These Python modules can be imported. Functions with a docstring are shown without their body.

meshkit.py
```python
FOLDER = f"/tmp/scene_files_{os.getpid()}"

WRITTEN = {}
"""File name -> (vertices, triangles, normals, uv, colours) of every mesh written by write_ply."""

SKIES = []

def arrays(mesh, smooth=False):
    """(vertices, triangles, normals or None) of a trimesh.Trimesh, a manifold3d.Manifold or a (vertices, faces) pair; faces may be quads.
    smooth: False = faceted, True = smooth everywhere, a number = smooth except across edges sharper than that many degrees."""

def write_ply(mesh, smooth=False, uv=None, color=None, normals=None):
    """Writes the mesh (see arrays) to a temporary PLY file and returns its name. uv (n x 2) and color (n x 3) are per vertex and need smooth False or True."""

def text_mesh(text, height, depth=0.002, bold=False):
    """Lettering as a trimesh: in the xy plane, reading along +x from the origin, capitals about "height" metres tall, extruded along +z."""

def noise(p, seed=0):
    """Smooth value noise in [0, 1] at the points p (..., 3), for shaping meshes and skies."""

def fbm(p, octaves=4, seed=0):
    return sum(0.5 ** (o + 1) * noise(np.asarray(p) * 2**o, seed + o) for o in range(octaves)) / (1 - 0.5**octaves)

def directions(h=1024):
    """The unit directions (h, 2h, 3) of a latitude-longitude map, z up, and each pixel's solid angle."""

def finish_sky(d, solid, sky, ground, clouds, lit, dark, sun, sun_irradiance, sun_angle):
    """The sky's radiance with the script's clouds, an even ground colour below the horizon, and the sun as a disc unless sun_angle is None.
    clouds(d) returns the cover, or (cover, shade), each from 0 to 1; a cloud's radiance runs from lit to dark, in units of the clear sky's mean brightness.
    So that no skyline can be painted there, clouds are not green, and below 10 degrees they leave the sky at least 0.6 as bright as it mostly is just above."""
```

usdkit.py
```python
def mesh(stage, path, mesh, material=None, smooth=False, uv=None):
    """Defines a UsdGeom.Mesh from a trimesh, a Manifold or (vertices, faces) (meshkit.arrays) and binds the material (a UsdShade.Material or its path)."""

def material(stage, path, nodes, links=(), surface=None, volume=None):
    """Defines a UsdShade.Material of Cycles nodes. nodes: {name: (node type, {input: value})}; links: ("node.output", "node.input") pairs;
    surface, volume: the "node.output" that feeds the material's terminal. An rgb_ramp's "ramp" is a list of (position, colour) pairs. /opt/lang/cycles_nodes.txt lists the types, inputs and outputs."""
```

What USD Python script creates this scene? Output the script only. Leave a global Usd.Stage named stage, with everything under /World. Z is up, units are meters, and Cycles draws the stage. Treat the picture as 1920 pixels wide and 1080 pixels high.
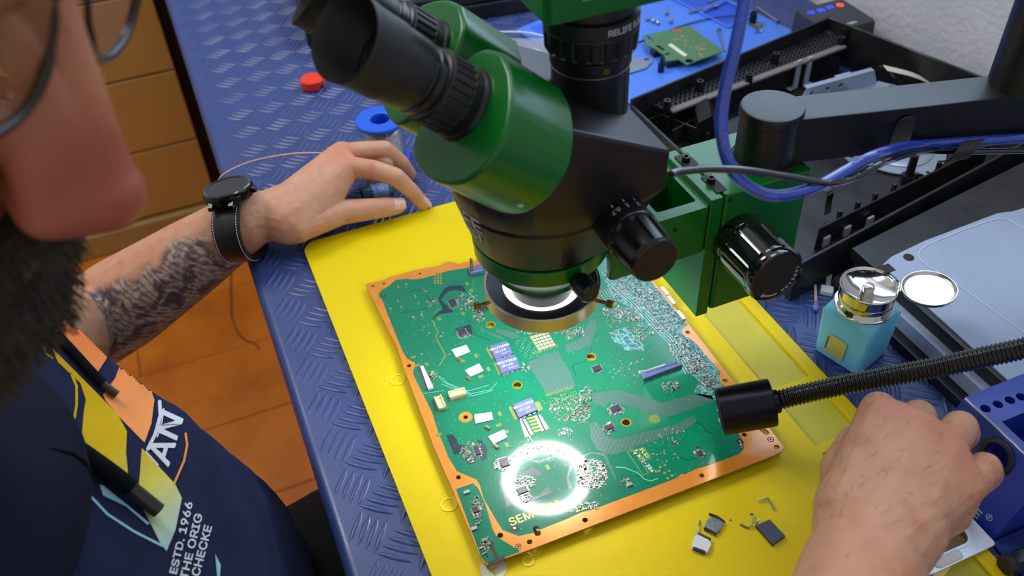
import math, random
import numpy as np, trimesh, manifold3d as m3
import shapely, shapely.geometry as sg, shapely.affinity as sa
from shapely.ops import unary_union
from scipy.spatial import cKDTree
import usdkit, meshkit
from pxr import Usd, UsdGeom, UsdLux, UsdShade, Gf, Sdf, Vt

stage = Usd.Stage.CreateInMemory()
UsdGeom.SetStageUpAxis(stage, 'Z'); UsdGeom.SetStageMetersPerUnit(stage, 1.0)
stage.DefinePrim('/World', 'Xform'); stage.DefinePrim('/World/Looks', 'Scope')

# ------------------------------------------------------------------ camera
F = 1700.0                                   # focal length in pixels of the 1920-wide picture
_p, _r, _y = np.radians([42.04, -3.0, 20.75])
fw = np.array([np.sin(_y)*np.cos(_p), np.cos(_y)*np.cos(_p), -np.sin(_p)])
_rt = np.cross(fw, [0, 0, 1]); _rt /= np.linalg.norm(_rt); _up = np.cross(_rt, fw)
RT = np.cos(_r)*_rt + np.sin(_r)*_up; UP = -np.sin(_r)*_rt + np.cos(_r)*_up
C = np.array([0, 0, 0.53])
cam = UsdGeom.Camera.Define(stage, '/World/camera')
cam.CreateHorizontalApertureAttr(36.0); cam.CreateVerticalApertureAttr(20.25)
cam.CreateFocalLengthAttr(36.0*F/1920); cam.CreateClippingRangeAttr((0.02, 100))
cam.CreateFStopAttr(8.0); cam.CreateFocusDistanceAttr(0.66)
cam.CreateExposureAttr(0.25)
M4 = np.eye(4); M4[0, :3] = RT; M4[1, :3] = UP; M4[2, :3] = -fw; M4[3, :3] = C
cam.AddTransformOp().Set(Gf.Matrix4d(M4.tolist()))

# ------------------------------------------------------------------ light
dome = UsdLux.DomeLight.Define(stage, '/World/room_light')
dome.CreateIntensityAttr(0.14); dome.CreateColorAttr(Gf.Vec3f(0.92, 0.95, 1.0))
def panel(name, loc, aim, w, h, power, col):
    l = UsdLux.RectLight.Define(stage, '/World/'+name)
    l.CreateWidthAttr(w); l.CreateHeightAttr(h); l.CreateIntensityAttr(power); l.CreateColorAttr(Gf.Vec3f(*col))
    z = np.array(loc, float)-np.array(aim, float); z /= np.linalg.norm(z)
    x = np.cross([0.01, 1, 0.02] if abs(z[1]) < .9 else [0, 0, 1], z); x /= np.linalg.norm(x); y = np.cross(z, x)
    m = np.eye(4); m[0, :3] = x; m[1, :3] = y; m[2, :3] = z; m[3, :3] = loc
    l.AddTransformOp().Set(Gf.Matrix4d(m.tolist()))
    return l
panel('ceiling_panel', (-0.50, 1.50, 1.65), (0.25, 0.50, 0), 0.7, 0.7, 9.5, (1.0, 0.97, 0.93))
panel('ceiling_panel_001', (0.45, 0.72, 1.50), (0.62, 0.72, 0.2), 0.45, 0.45, 4.0, (0.90, 0.95, 1.0))  # added fill, aimed to brighten the right wall
panel('window_light', (0.782, 0.90, 0.66), (0.0, 0.90, 0.66), 0.54, 1.20, 3.0, (0.54, 0.74, 1.0))

# ------------------------------------------------------------------ pixels of the photograph to points of the place
def ray(x, y): return fw*F + RT*(x-960) - UP*(y-540)
def P(x, y, z=0.0):
    d = ray(x, y); return C + d*((z-C[2])/d[2])
def PL(x, y, n, c):
    d = ray(x, y); n = np.asarray(n, float); return C + d*((c-C@n)/(d@n))
def D(x, y, depth): return C + ray(x, y)/F*depth
def proj(p):
    q = np.asarray(p)-C; w = q@fw; return np.stack([960+F*(q@RT)/w, 540-F*(q@UP)/w], -1)

# ------------------------------------------------------------------ naming
used = {}
def path_of(parent, name):
    base = '/World' if parent is None else str(parent.GetPath())
    k = used.get((base, name), 0); used[(base, name)] = k+1
    return base+'/'+name+('' if k == 0 else '_%03d' % k)
locs = {}
def setd(prim, **kw):
    for k, v in kw.items():
        if v: prim.SetCustomDataByKey(k, v)
def thing(name, label, cat, loc=(0, 0, 0), group=None, kind=None):
    x = UsdGeom.Xform.Define(stage, path_of(None, name)); x.AddTranslateOp().Set(Gf.Vec3d(*map(float, loc)))
    p = x.GetPrim(); locs[p.GetPath()] = np.array(loc, float)
    setd(p, label=label, category=cat, group=group, kind=kind)
    return p
def root_loc(prim):
    while prim and prim.GetPath() != Sdf.Path('/World'):
        if prim.GetPath() in locs: return locs[prim.GetPath()]
        prim = prim.GetParent()
    return np.zeros(3)
def obj(name, mesh, material, parent=None, smooth=30, label=None, kind=None, cat=None, group=None, colors=None):
    v, f, n = meshkit.arrays(mesh, smooth)
    v = v - root_loc(parent)
    path = path_of(parent, name)
    m = UsdGeom.Mesh.Define(stage, path)
    m.CreatePointsAttr(Vt.Vec3fArray.FromNumpy(np.ascontiguousarray(v, np.float32)))
    m.CreateFaceVertexCountsAttr(Vt.IntArray.FromNumpy(np.full(len(f), 3, np.int32)))
    m.CreateFaceVertexIndicesAttr(Vt.IntArray.FromNumpy(np.ascontiguousarray(f, np.int32).ravel()))
    m.CreateSubdivisionSchemeAttr('none')
    if n is not None:
        m.CreateNormalsAttr(Vt.Vec3fArray.FromNumpy(np.ascontiguousarray(n, np.float32))); m.SetNormalsInterpolation('vertex')
    if colors is not None:
        UsdGeom.PrimvarsAPI(m).CreatePrimvar('tint', Sdf.ValueTypeNames.Color3fArray, 'vertex').Set(Vt.Vec3fArray.FromNumpy(np.ascontiguousarray(colors, np.float32)))
    UsdShade.MaterialBindingAPI.Apply(m.GetPrim()).Bind(material)
    setd(m.GetPrim(), label=label, kind=kind, category=cat, group=group)
    return m.GetPrim()
def dup(src, loc, rotz, label, rotx=0, roty=0, group=None):
    name = src.GetName().rstrip('0123456789').rstrip('_')
    x = UsdGeom.Xform.Define(stage, path_of(None, name))
    x.GetPrim().GetReferences().AddInternalReference(src.GetPath())
    x.ClearXformOpOrder()
    x.AddTranslateOp(opSuffix='at').Set(Gf.Vec3d(*map(float, loc))); x.AddRotateXYZOp(opSuffix='turn').Set(Gf.Vec3f(rotx, roty, rotz))
    p = x.GetPrim(); p.SetInstanceable(True)
    d = dict(src.GetCustomData()); setd(p, label=label, category=d.get('category'), group=group or d.get('group'))
    return p

# ------------------------------------------------------------------ materials
def lin(r, g=None, b=None):
    if g is None: r, g, b = [int(r[i:i+2], 16) for i in (0, 2, 4)]
    c = np.array([r, g, b], float)/255
    return tuple(np.where(c <= .04045, c/12.92, ((c+.055)/1.055)**2.4))
mats = {}
def mat(name, col, rough=.5, metal=0., spec=.5, bump=None, var=None, coat=0., crough=.05, trans=0., ior=1.5, emit=None, sss=None, alpha=None, aniso=0., attr=False, rvar=None):
    """col linear; bump=(scale, distance[, detail]); var=(colour, scale, amount[,detail]) mixes a second colour by noise"""
    if name in mats: return mats[name]
    p = {'base_color': tuple(col), 'roughness': rough, 'metallic': metal, 'specular_ior_level': spec, 'coat_weight': coat, 'coat_roughness': crough, 'transmission_weight': trans, 'ior': ior}
    if emit: p['emission_color'] = tuple(emit[0]); p['emission_strength'] = emit[1]
    if sss: p['subsurface_weight'] = sss[0]; p['subsurface_radius'] = sss[1]; p['subsurface_scale'] = sss[2]
    if alpha is not None: p['alpha'] = alpha
    nodes = {'p': ('principled_bsdf', p)}; links = []
    if bump or var or rvar:
        nodes['tc'] = ('texture_coordinate', {})
    src = None
    if attr:
        nodes['at'] = ('attribute', {'attribute': 'tint'}); src = 'at.color'
    if var:
        nodes['n'] = ('noise_texture', {'scale': var[1], 'detail': var[3] if len(var) > 3 else 4.0, 'roughness': .6}); links.append(('tc.object', 'n.vector'))
        nodes['r'] = ('map_range', {'from_min': .38, 'from_max': .68, 'to_min': 0., 'to_max': var[2], 'clamp': True}); links.append(('n.fac', 'r.value'))
        nodes['m'] = ('mix_color', {'a': tuple(col), 'b': tuple(var[0])}); links += [('r.result', 'm.fac'), ('m.result', 'p.base_color')]
        if src: links.append((src, 'm.a'))
    elif src: links.append((src, 'p.base_color'))
    if rvar:
        nodes['n3'] = ('noise_texture', {'scale': rvar[0], 'detail': 4.0}); links.append(('tc.object', 'n3.vector'))
        nodes['r3'] = ('map_range', {'from_min': .3, 'from_max': .7, 'to_min': rvar[1], 'to_max': rvar[2], 'clamp': True}); links += [('n3.fac', 'r3.value'), ('r3.result', 'p.roughness')]
    if bump:
        nodes['n2'] = ('noise_texture', {'scale': bump[0], 'detail': bump[2] if len(bump) > 2 else 3.0}); links.append(('tc.object', 'n2.vector'))
        nodes['b'] = ('bump', {'strength': 1.0, 'distance': bump[1]}); links += [('n2.fac', 'b.height'), ('b.normal', 'p.normal')]
    mats[name] = usdkit.material(stage, '/World/Looks/'+name, nodes, links, surface='p.BSDF')
    return mats[name]

# ------------------------------------------------------------------ shapes
TM = trimesh.Trimesh
def cat_(*ms):
    l = []
    for m in ms: l += list(m) if isinstance(m, (list, tuple)) else [m]
    return trimesh.util.concatenate(l)
def tomesh(man):
    m = man.to_mesh(); return TM(m.vert_properties[:, :3], m.tri_verts, process=False)
def toman(t): return m3.Manifold(m3.Mesh(np.asarray(t.vertices, np.float32), np.asarray(t.faces, np.uint32)))
def hullp(pts): return trimesh.convex.convex_hull(np.asarray(pts, float))
def cbox(x0, x1, y0, y1, z0, z1, c=.001):
    pts = []
    for a, sx in ((x0, 1), (x1, -1)):
        for b, sy in ((y0, 1), (y1, -1)):
            for d, sz in ((z0, 1), (z1, -1)):
                pts += [(a+sx*c, b+sy*c, d), (a+sx*c, b, d+sz*c), (a, b+sy*c, d+sz*c)]
    return hullp(pts)
def box(x0, x1, y0, y1, z0, z1):
    m = trimesh.creation.box((abs(x1-x0), abs(y1-y0), abs(z1-z0))); m.apply_translation(((x0+x1)/2, (y0+y1)/2, (z0+z1)/2)); return m
def rbox(x0, x1, y0, y1, z0, z1, r=.002, n=4):
    s = trimesh.creation.uv_sphere(r, count=[2*n, 4*n]).vertices
    return hullp(np.vstack([s+[a, b, c] for a in (x0+r, x1-r) for b in (y0+r, y1-r) for c in (z0+r, z1-r)]))
def polyf(pts):
    g = pts if hasattr(pts, 'exterior') or hasattr(pts, 'geoms') else sg.Polygon(pts)
    return g if g.is_valid else g.buffer(0)
def prism(pts, z0, z1):
    g = polyf(pts); out = []
    for q in getattr(g, 'geoms', [g]):
        if q.is_empty or q.area < 1e-12: continue
        m = trimesh.creation.extrude_polygon(q, z1-z0, engine='earcut'); m.apply_translation((0, 0, z0)); out.append(m)
    return cat_(out)
def bprism(pts, z0, z1, b=.001, steps=2):
    """convex outline, top and bottom edges rounded over b"""
    g = polyf(pts); ring = []
    for z, s in ((z0, 1), (z1, -1)):
        for k in range(steps+1):
            a = k/steps*math.pi/2
            q = g.buffer(-b*(1-math.sin(a)), join_style=1, quad_segs=6)
            ring.append(np.c_[np.array(q.exterior.coords)[:, :2], np.full(len(q.exterior.coords), z+s*b*(1-math.cos(a)))])
    return hullp(np.vstack(ring))
def rrect(x0, x1, y0, y1, r=.005, q=6): return sg.box(x0+r, y0+r, x1-r, y1-r).buffer(r, quad_segs=q)
def circ(x, y, r, n=16): return sg.Point(x, y).buffer(r, quad_segs=max(2, n//4))
def lathe(prof, n=48, sector=None):
    prof = np.asarray(prof, float); a = np.arange(n)*2*np.pi/n
    v = np.stack([prof[:, None, 0]*np.cos(a), prof[:, None, 0]*np.sin(a), np.repeat(prof[:, 1:2], n, 1)], -1).reshape(-1, 3)
    f = []
    k = len(prof)
    for i in range(k-1):
        for j in range(n):
            p, q, r, s = i*n+j, i*n+(j+1) % n, (i+1)*n+(j+1) % n, (i+1)*n+j
            f += [(p, q, r), (p, r, s)]
    m = TM(v, f, process=False)
    m.merge_vertices(); m.update_faces(m.nondegenerate_faces()); m.remove_unreferenced_vertices()
    if m.volume < 0: m.invert()
    return m
def frame(o, x=None, z=None):
    """matrix with local z along z and local x as near x as may be"""
    z = np.asarray(z, float)/np.linalg.norm(z); x = np.asarray(x if x is not None else ([1, 0, 0] if abs(z[0]) < .9 else [0, 1, 0]), float)
    x = x-z*(x@z); x /= np.linalg.norm(x); m = np.eye(4); m[:3, 0] = x; m[:3, 1] = np.cross(z, x); m[:3, 2] = z; m[:3, 3] = o
    return m
def put(m, T): m = m.copy(); m.apply_transform(T); return m
def spline(pts, n=8):
    p = np.asarray(pts, float); q = np.vstack([2*p[0]-p[1], p, 2*p[-1]-p[-2]]); out = []
    for i in range(1, len(q)-2):
        t = np.arange(n)[:, None]/n
        out.append(.5*(2*q[i]+(q[i+1]-q[i-1])*t+(2*q[i-1]-5*q[i]+4*q[i+1]-q[i+2])*t**2+(3*q[i]-q[i-1]-3*q[i+1]+q[i+2])*t**3))
    return np.vstack(out+[p[-1:]])
def tube(pts, r, sides=12, n=8, smooth=True, flat=None):
    p = spline(pts, n) if smooth and len(pts) > 2 else np.asarray(pts, float)
    k = len(p); t = np.gradient(p, axis=0); t /= np.linalg.norm(t, axis=1, keepdims=True)
    u = np.cross(t[0], [0.3, 0.2, 1.0]) if flat is None else np.cross(t[0], flat); u /= np.linalg.norm(u)
    rr = np.broadcast_to(np.interp(np.linspace(0, 1, k), np.linspace(0, 1, len(np.atleast_1d(r))), np.atleast_1d(r)), (k,)); a = np.arange(sides)*2*np.pi/sides; V = []
    for i in range(k):
        u = u-t[i]*(u@t[i]); u /= np.linalg.norm(u); w = np.cross(t[i], u)
        V.append(p[i]+rr[i]*(np.cos(a)[:, None]*u+np.sin(a)[:, None]*w))
    V = np.vstack(V+[p[:1], p[-1:]]); f = []
    for i in range(k-1):
        for j in range(sides):
            A, B, Cc, Dd = i*sides+j, i*sides+(j+1) % sides, (i+1)*sides+(j+1) % sides, (i+1)*sides+j
            f += [(A, B, Cc), (A, Cc, Dd)]
    for j in range(sides):
        f += [(k*sides, (j+1) % sides, j), (k*sides+1, (k-1)*sides+j, (k-1)*sides+(j+1) % sides)]
    m = TM(V, f, process=False)
    if m.volume < 0: m.invert()
    return m
def cyl(p0, p1, r, n=32, b=0., r1=None):
    p0, p1 = np.asarray(p0, float), np.asarray(p1, float); L = np.linalg.norm(p1-p0); r1 = r if r1 is None else r1
    prof = [(0, 0), (r-b, 0), (r, b), (r1, L-b), (r1-b, L), (0, L)] if b else [(0, 0), (r, 0), (r1, L), (0, L)]
    return put(lathe(prof, n), frame(p0, None, p1-p0))
def ribbed(r0, z0, z1, n=24, depth=.001, duty=.55, sub=8, rtop=None):
    """a grip with n raised ribs, as a solid between z0 and z1"""
    k = n*sub; a = np.arange(k)*2*np.pi/k; ph = (np.arange(k) % sub)/sub
    prof = np.where(ph < duty, 0., 1.)
    ring = lambda rad, dep, z: np.c_[(rad-dep*prof)*np.cos(a), (rad-dep*prof)*np.sin(a), np.full(k, z)]
    e = (z1-z0)*.06; rt = r0 if rtop is None else rtop
    V = np.vstack([ring(r0-depth*.6, 0, z0), ring(r0, 0, z0+e), ring(r0, depth, z0+2*e), ring(rt, depth, z1-2*e), ring(rt, 0, z1-e), ring(rt-depth*.6, 0, z1), [[0, 0, z0], [0, 0, z1]]]); f = []
    for i in range(5):
        for j in range(k):
            A, B, Cc, Dd = i*k+j, i*k+(j+1) % k, (i+1)*k+(j+1) % k, (i+1)*k+j
            f += [(A, B, Cc), (A, Cc, Dd)]
    for j in range(k): f += [(6*k, (j+1) % k, j), (6*k+1, 5*k+j, 5*k+(j+1) % k)]
    return TM(V, f, process=False)
def text(s, h, T, depth=.0002, bold=False, center=True):
    m = meshkit.text_mesh(s, h, depth, bold)
    if center: m.apply_translation((-m.bounds[:, 0].mean(), -h/2, 0))
    return put(m, T)
def wrap_text(s, h, R, bold=False, depth=.0003, arc0=0.):
    """lettering bent round a standing cylinder of radius R; local x axis is the middle of the text, reading left to right seen from outside"""
    m = meshkit.text_mesh(s, h, depth, bold)
    m = m.subdivide_to_size(R*.08) if len(m.faces) < 4000 else m
    v = m.vertices.copy(); x = v[:, 0]-m.bounds[:, 0].mean(); a = x/R+arc0; rr = R+v[:, 2]
    m.vertices = np.c_[rr*np.cos(a), rr*np.sin(a), v[:, 1]-h/2]
    return m
def rotz(a): c, s = math.cos(a), math.sin(a); m = np.eye(4); m[:2, :2] = [[c, -s], [s, c]]; return m
def trans(x, y=None, z=None):
    m = np.eye(4); m[:3, 3] = x if y is None else (x, y, z); return m
def ball(c, r, n=10):
    s = trimesh.creation.uv_sphere(r, count=[n, 2*n]); s.apply_translation(c); return s
# ================================================================== the room
rnd = random.Random(7); nrs = np.random.RandomState(7)
m_lam = mat('laminate', lin(206, 116, 26), .36, var=(lin(166, 82, 12), 9, .75, 6.0), bump=(60, .0003))
m_lam2 = mat('laminate_light', lin(212, 122, 32), .36, var=(lin(180, 92, 16), 7, .7, 6.0), bump=(60, .0003))
m_lam3 = mat('laminate_dark', lin(194, 106, 22), .36, var=(lin(154, 74, 10), 11, .75, 6.0), bump=(60, .0003))
m_dark = mat('shadow_black', lin(14, 13, 14), .6)  # plain black parts, and dark stand-ins for shaded gaps
m_wall = mat('white_plaster', lin(214, 216, 222), .9, bump=(140, .0011, 4.0), var=(lin(198, 200, 210), 12, .5))
m_beige = mat('beige_cabinet', lin(188, 138, 66), .45, var=(lin(178, 128, 58), 6, .4))
fl = obj('floor', box(-2.2, .9, -.6, 2.6, -.80, -.7585), m_dark, kind='structure')
for i in range(16):
    y0 = -.5+i*.19
    off = [0, .55, .25, .8][i % 4]
    for k in range(3):
        x0 = -2.2+off+k*1.25-.8; x1 = min(x0+1.25, .9); x0 = max(x0, -2.2)
        if x1-x0 < .05: continue
        obj('plank', cbox(x0+.0006, x1-.0006, y0+.0006, y0+.1894, -.7595, -.75+rnd.uniform(-.0003, .0003), .0012), [m_lam, m_lam2, m_lam3][rnd.randrange(3)], fl, smooth=False)
obj('wall_right', box(.785, .90, -.6, 2.6, -.80, 2.2), m_wall, kind='structure', smooth=False)
obj('wall_back', box(-2.2, .90, 2.6, 2.72, -.80, 2.2), m_wall, kind='structure', smooth=False)
wf = sg.box(.25, .35, 1.55, .97).difference(sg.box(.29, .39, 1.51, .93))
obj('window_1', put(prism(wf, 0, .03), np.array([[0, 0, 1, .755], [1, 0, 0, 0], [0, 1, 0, 0], [0, 0, 0, 1.]])), m_wall, kind='structure', smooth=False)
m_trim = mat('wood_trim', lin(168, 104, 52), .4, var=(lin(140, 78, 34), 20, .6))
obj('trim_1', cbox(.006, .016, .1, 1.78, -.749, -.735, .001), m_trim, kind='structure', smooth=False)

# drawer cabinet against the left
CX1, CX0, CY = -.020, -.62, 1.83
cab = thing('drawer_cabinet', 'beige wooden drawer cabinet standing on the laminate floor behind the workbench corner', 'cabinet', (-.32, 2.05, -.75))
obj('body', cbox(CX0, CX1, CY+.02, CY+.45, -.75, .11, .002), m_beige, cab, smooth=False)
zs = [.1, -.024, -.19, -.356, -.522, -.686]
for a, b in zip(zs[1:], zs[:-1]):
    obj('drawer', cbox(CX0, CX1, CY, CY+.0195, a+.0022, b-.0022, .0015), m_beige, cab, smooth=False)
obj('plinth', cbox(CX0-.01, CX1+.004, CY-.012, CY+.02, -.75, -.690, .004), mat('beige_plinth', lin(166, 130, 74), .4), cab, smooth=False)
obj('filler_panel', cbox(CX1+.001, .06, CY+.06, CY+.45, -.75, .1, .002), m_dark, cab, smooth=False, label='black panel added for the dark shaded gap on the right side')  # stands in for the deep shade between cabinet and bench

# ================================================================== the workbench
m_top = mat('bench_chipboard', lin(60, 48, 38), .6)
m_rub = mat('blue_rubber', lin(44, 66, 124), .34, spec=.55, var=(lin(48, 62, 108), 7, .6), bump=(900, .00012), rvar=(16, .26, .5))
bench = thing('workbench', 'workbench with its board top under the blue rubber cover', 'table', (.4, .6, -.75))
obj('tabletop', cbox(.006, .778, -.35, 1.75, -.034, -.0035, .003), m_top, bench, smooth=False)
obj('front_panel', box(.60, .616, -.2, 1.6, -.7488, -.034), m_dark, bench, smooth=False)
for x, y in ((.1, -.28), (.1, 1.68), (.72, -.28), (.72, 1.68)):
    obj('leg', cbox(x-.02, x+.02, y-.02, y+.02, -.75, -.034, .002), m_dark, bench, smooth=False)
cover = thing('bench_cover', 'blue embossed rubber sheet with raised tread bars covering the workbench', 'table cover', (.4, .6, 0))
prof = [(.778, -.0034), (.010, -.0034), (.006, -.006), (.006, -.030), (.002, -.030)] + [(.010-.008*math.cos(a), -.008+.008*math.sin(a)) for a in np.linspace(0, math.pi/2, 7)] + [(.778, 0)]
sheet = prism(prof, 0, 2.1); sheet = put(sheet, np.array([[1, 0, 0, 0], [0, 0, -1, 1.75], [0, 1, 0, 0], [0, 0, 0, 1.]]))
obj('sheet', sheet, m_rub, cover)
def bar_mesh(L=.0275, w=.0048, h=.0009):
    n = 8; t = np.linspace(-1, 1, n); V = []; f = []
    for s in t:
        k = (1-s*s)**.75
        V += [(s*L/2, -w/2*k, -.0001), (s*L/2, -w*.2*k, h*min(1, k*1.4)), (s*L/2, w*.2*k, h*min(1, k*1.4)), (s*L/2, w/2*k, -.0001)]
    for i in range(n-1):
        for j in range(3): a = i*4+j; f += [(a, a+4, a+5), (a, a+5, a+1)]
    return np.array(V), np.array(f)
bv, bf = bar_mesh()
A, Bq = [], []
def bars(cx, cy, ang, lift=0):
    c, s = math.cos(ang), math.sin(ang)
    for k in range(4):
        o = (k-1.5)*.0064; v = bv.copy(); v[:, 1] += o; v[:, 0] += (k-1.5)*.0015
        A.append(np.c_[cx+c*v[:, 0]-s*v[:, 1], cy+s*v[:, 0]+c*v[:, 1], v[:, 2]]); Bq.append(bf+len(bv)*len(Bq))
for i in range(22):
    for j in range(46):
        x, y = .025+i*.036, .0+j*.0405
        if x < .77 and y < 1.74: bars(x, y, math.radians(54))
        x, y = x+.018, y+.020
        if x < .77 and y < 1.74: bars(x, y, math.radians(-40))
V = np.vstack(A); fl_ = np.vstack(Bq)
# bars that reach past the front edge follow the rounded lip
d = np.maximum(0, .010-V[:, 0]); V[:, 2] -= np.minimum(.028, np.where(d < .008, .010-np.sqrt(np.maximum(.0001-(d*1.0)**2, 0)), .01+(d-.008)))
V[:, 0] = np.maximum(V[:, 0], .0012)
obj('tread_bars', TM(V, fl_, process=False), m_rub, cover, smooth=True, kind='stuff')

# ================================================================== yellow silicone mat
m_yel = mat('yellow_silicone', lin(232, 202, 0), .46, spec=.2, bump=(1500, .00006), sss=(.15, (1, .8, .1), .004))
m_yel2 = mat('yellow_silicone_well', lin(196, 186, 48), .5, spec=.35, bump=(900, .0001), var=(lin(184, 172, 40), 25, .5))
zm = .0045
def Pm(px, py): return P(px, py, zm)[:2]
mx0 = Pm(582, 500)[0]; mx1 = Pm(1433, 580)[0]; my1 = Pm(671, 428)[1]; my0 = .115
wx0, wx1 = Pm(1322, 593)[0], mx1-.011
def well(a, b): return rrect(wx0, wx1, a, b, .002)
wy = Pm(1522, 703)[1]                                   # near end of the long well
wy2 = Pm(1545, 760)[1]; wy2b = Pm(1640, 880)[1]
outer = rrect(mx0, mx1, my0, my1, .014, 10)
w1 = well(wy, my1-.03); w2 = well(Pm(1523, 838)[1], wy-.009); w3 = well(my0+.012, Pm(1523, 838)[1]-.007)
smat = thing('repair_mat', 'yellow silicone repair mat with recessed trays along its right edge', 'mat', ((mx0+mx1)/2, (my0+my1)/2, 0))
obj('sheet', prism(outer.difference(unary_union([w1, w2, w3])), .0013, zm), m_yel, smat, smooth=False)
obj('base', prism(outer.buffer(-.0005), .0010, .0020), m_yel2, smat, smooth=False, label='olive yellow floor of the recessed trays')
logo = P(925, 1066, zm); lx, ly = logo[:2]
m_pale = mat('pale_print', lin(214, 210, 190), .5)
dsk = circ(lx, ly, .0085, 48)
obj('emblem', prism(dsk, zm, zm+.0003), m_pale, smat, label='round pale emblem with a letter F')
obj('emblem_letter', text('F', .0085, frame((lx, ly-.0005, zm+.0002), [.94, .34, 0], [0, 0, 1])@np.diag([1, 1, 1, 1.]), .0003, True), m_yel2, smat)
# embossed rings under the board edge and to its left
em = []
for px, py, r in ((842, 946, .006), (1000, 1030, .005), (745, 712, .006), (990, 1052, .004)):
    q = P(px, py, zm); em.append(prism(circ(q[0], q[1], r, 32).difference(circ(q[0], q[1], r-.0014, 32)), zm, zm+.0005))
for e_ in em: obj('embossed_ring', e_, mat('yellow_silicone_ring', lin(236, 216, 40), .3), smat, smooth=False)
# ================================================================== circuit board
ZB = .0105; ZS = ZB-.0017
def B(px, py): return P(px, py, ZB)[:2]
def Bs(*pts): return [B(*p) for p in pts]
m_sub = mat('board_edge', lin(150, 112, 60), .5)
m_cop = mat('copper_border', lin(226, 142, 44), .3, metal=.25, spec=.6, var=(lin(210, 122, 34), 60, .5), coat=.8, crough=.12, bump=(700, .00004))
m_msk = mat('green_solder_mask', lin(0, 112, 80), .35, spec=.2, coat=1.0, crough=.085, bump=(260, .00005), var=(lin(0, 124, 86), 30, .6))
m_navy = mat('bare_mask', lin(8, 38, 50), .35, coat=.8, crough=.12)
m_gold = mat('gold_pad', lin(196, 160, 70), .35, metal=.7)
m_tan = mat('tan_pad', lin(186, 166, 142), .6)
m_olive = mat('olive_pad', lin(112, 132, 58), .45)
m_silver = mat('solder_silver', lin(215, 216, 212), .25, metal=.9)
m_foil = mat('white_foil', lin(226, 222, 230), .4)
m_chip = mat('chip_black', lin(44, 46, 58), .35, bump=(2500, .00003))
m_slate = mat('slate_capacitor', lin(92, 100, 144), .35, bump=(2000, .00003))
m_print = mat('white_print', lin(214, 216, 220), .5)
m_cream = mat('cream_plastic', lin(236, 222, 168), .4)
m_brown = mat('brown_chip_part', lin(124, 112, 102), .45)
m_hole = mat('hole_dark', lin(40, 16, 6), .5)
# bundles of fine parallel lines, as colour on the board, following world axes
def striped(name, ca, cb, ang, sc):
    return usdkit.material(stage, '/World/Looks/'+name, {'tc': ('texture_coordinate', {}), 'mp': ('mapping', {'rotation': (0, 0, ang)}),
        'w': ('wave_texture', {'scale': sc, 'distortion': 0., 'bands_direction': 'x'}), 'm': ('mix_color', {'a': ca, 'b': cb}),
        'p': ('principled_bsdf', {'roughness': .35, 'coat_weight': .6, 'coat_roughness': .12})},
        [('tc.object', 'mp.vector'), ('mp.vector', 'w.vector'), ('w.fac', 'm.fac'), ('m.result', 'p.base_color')], surface='p.BSDF')
ta, tb = lin(24, 84, 78), lin(86, 122, 104)
m_trx = striped('fine_traces_a', ta, tb, 0, 330); m_try = striped('fine_traces_b', ta, tb, math.pi/2, 330)
m_trd = striped('fine_traces_c', ta, tb, -.5, 330); m_tre = striped('fine_traces_d', ta, tb, .6, 330)
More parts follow.
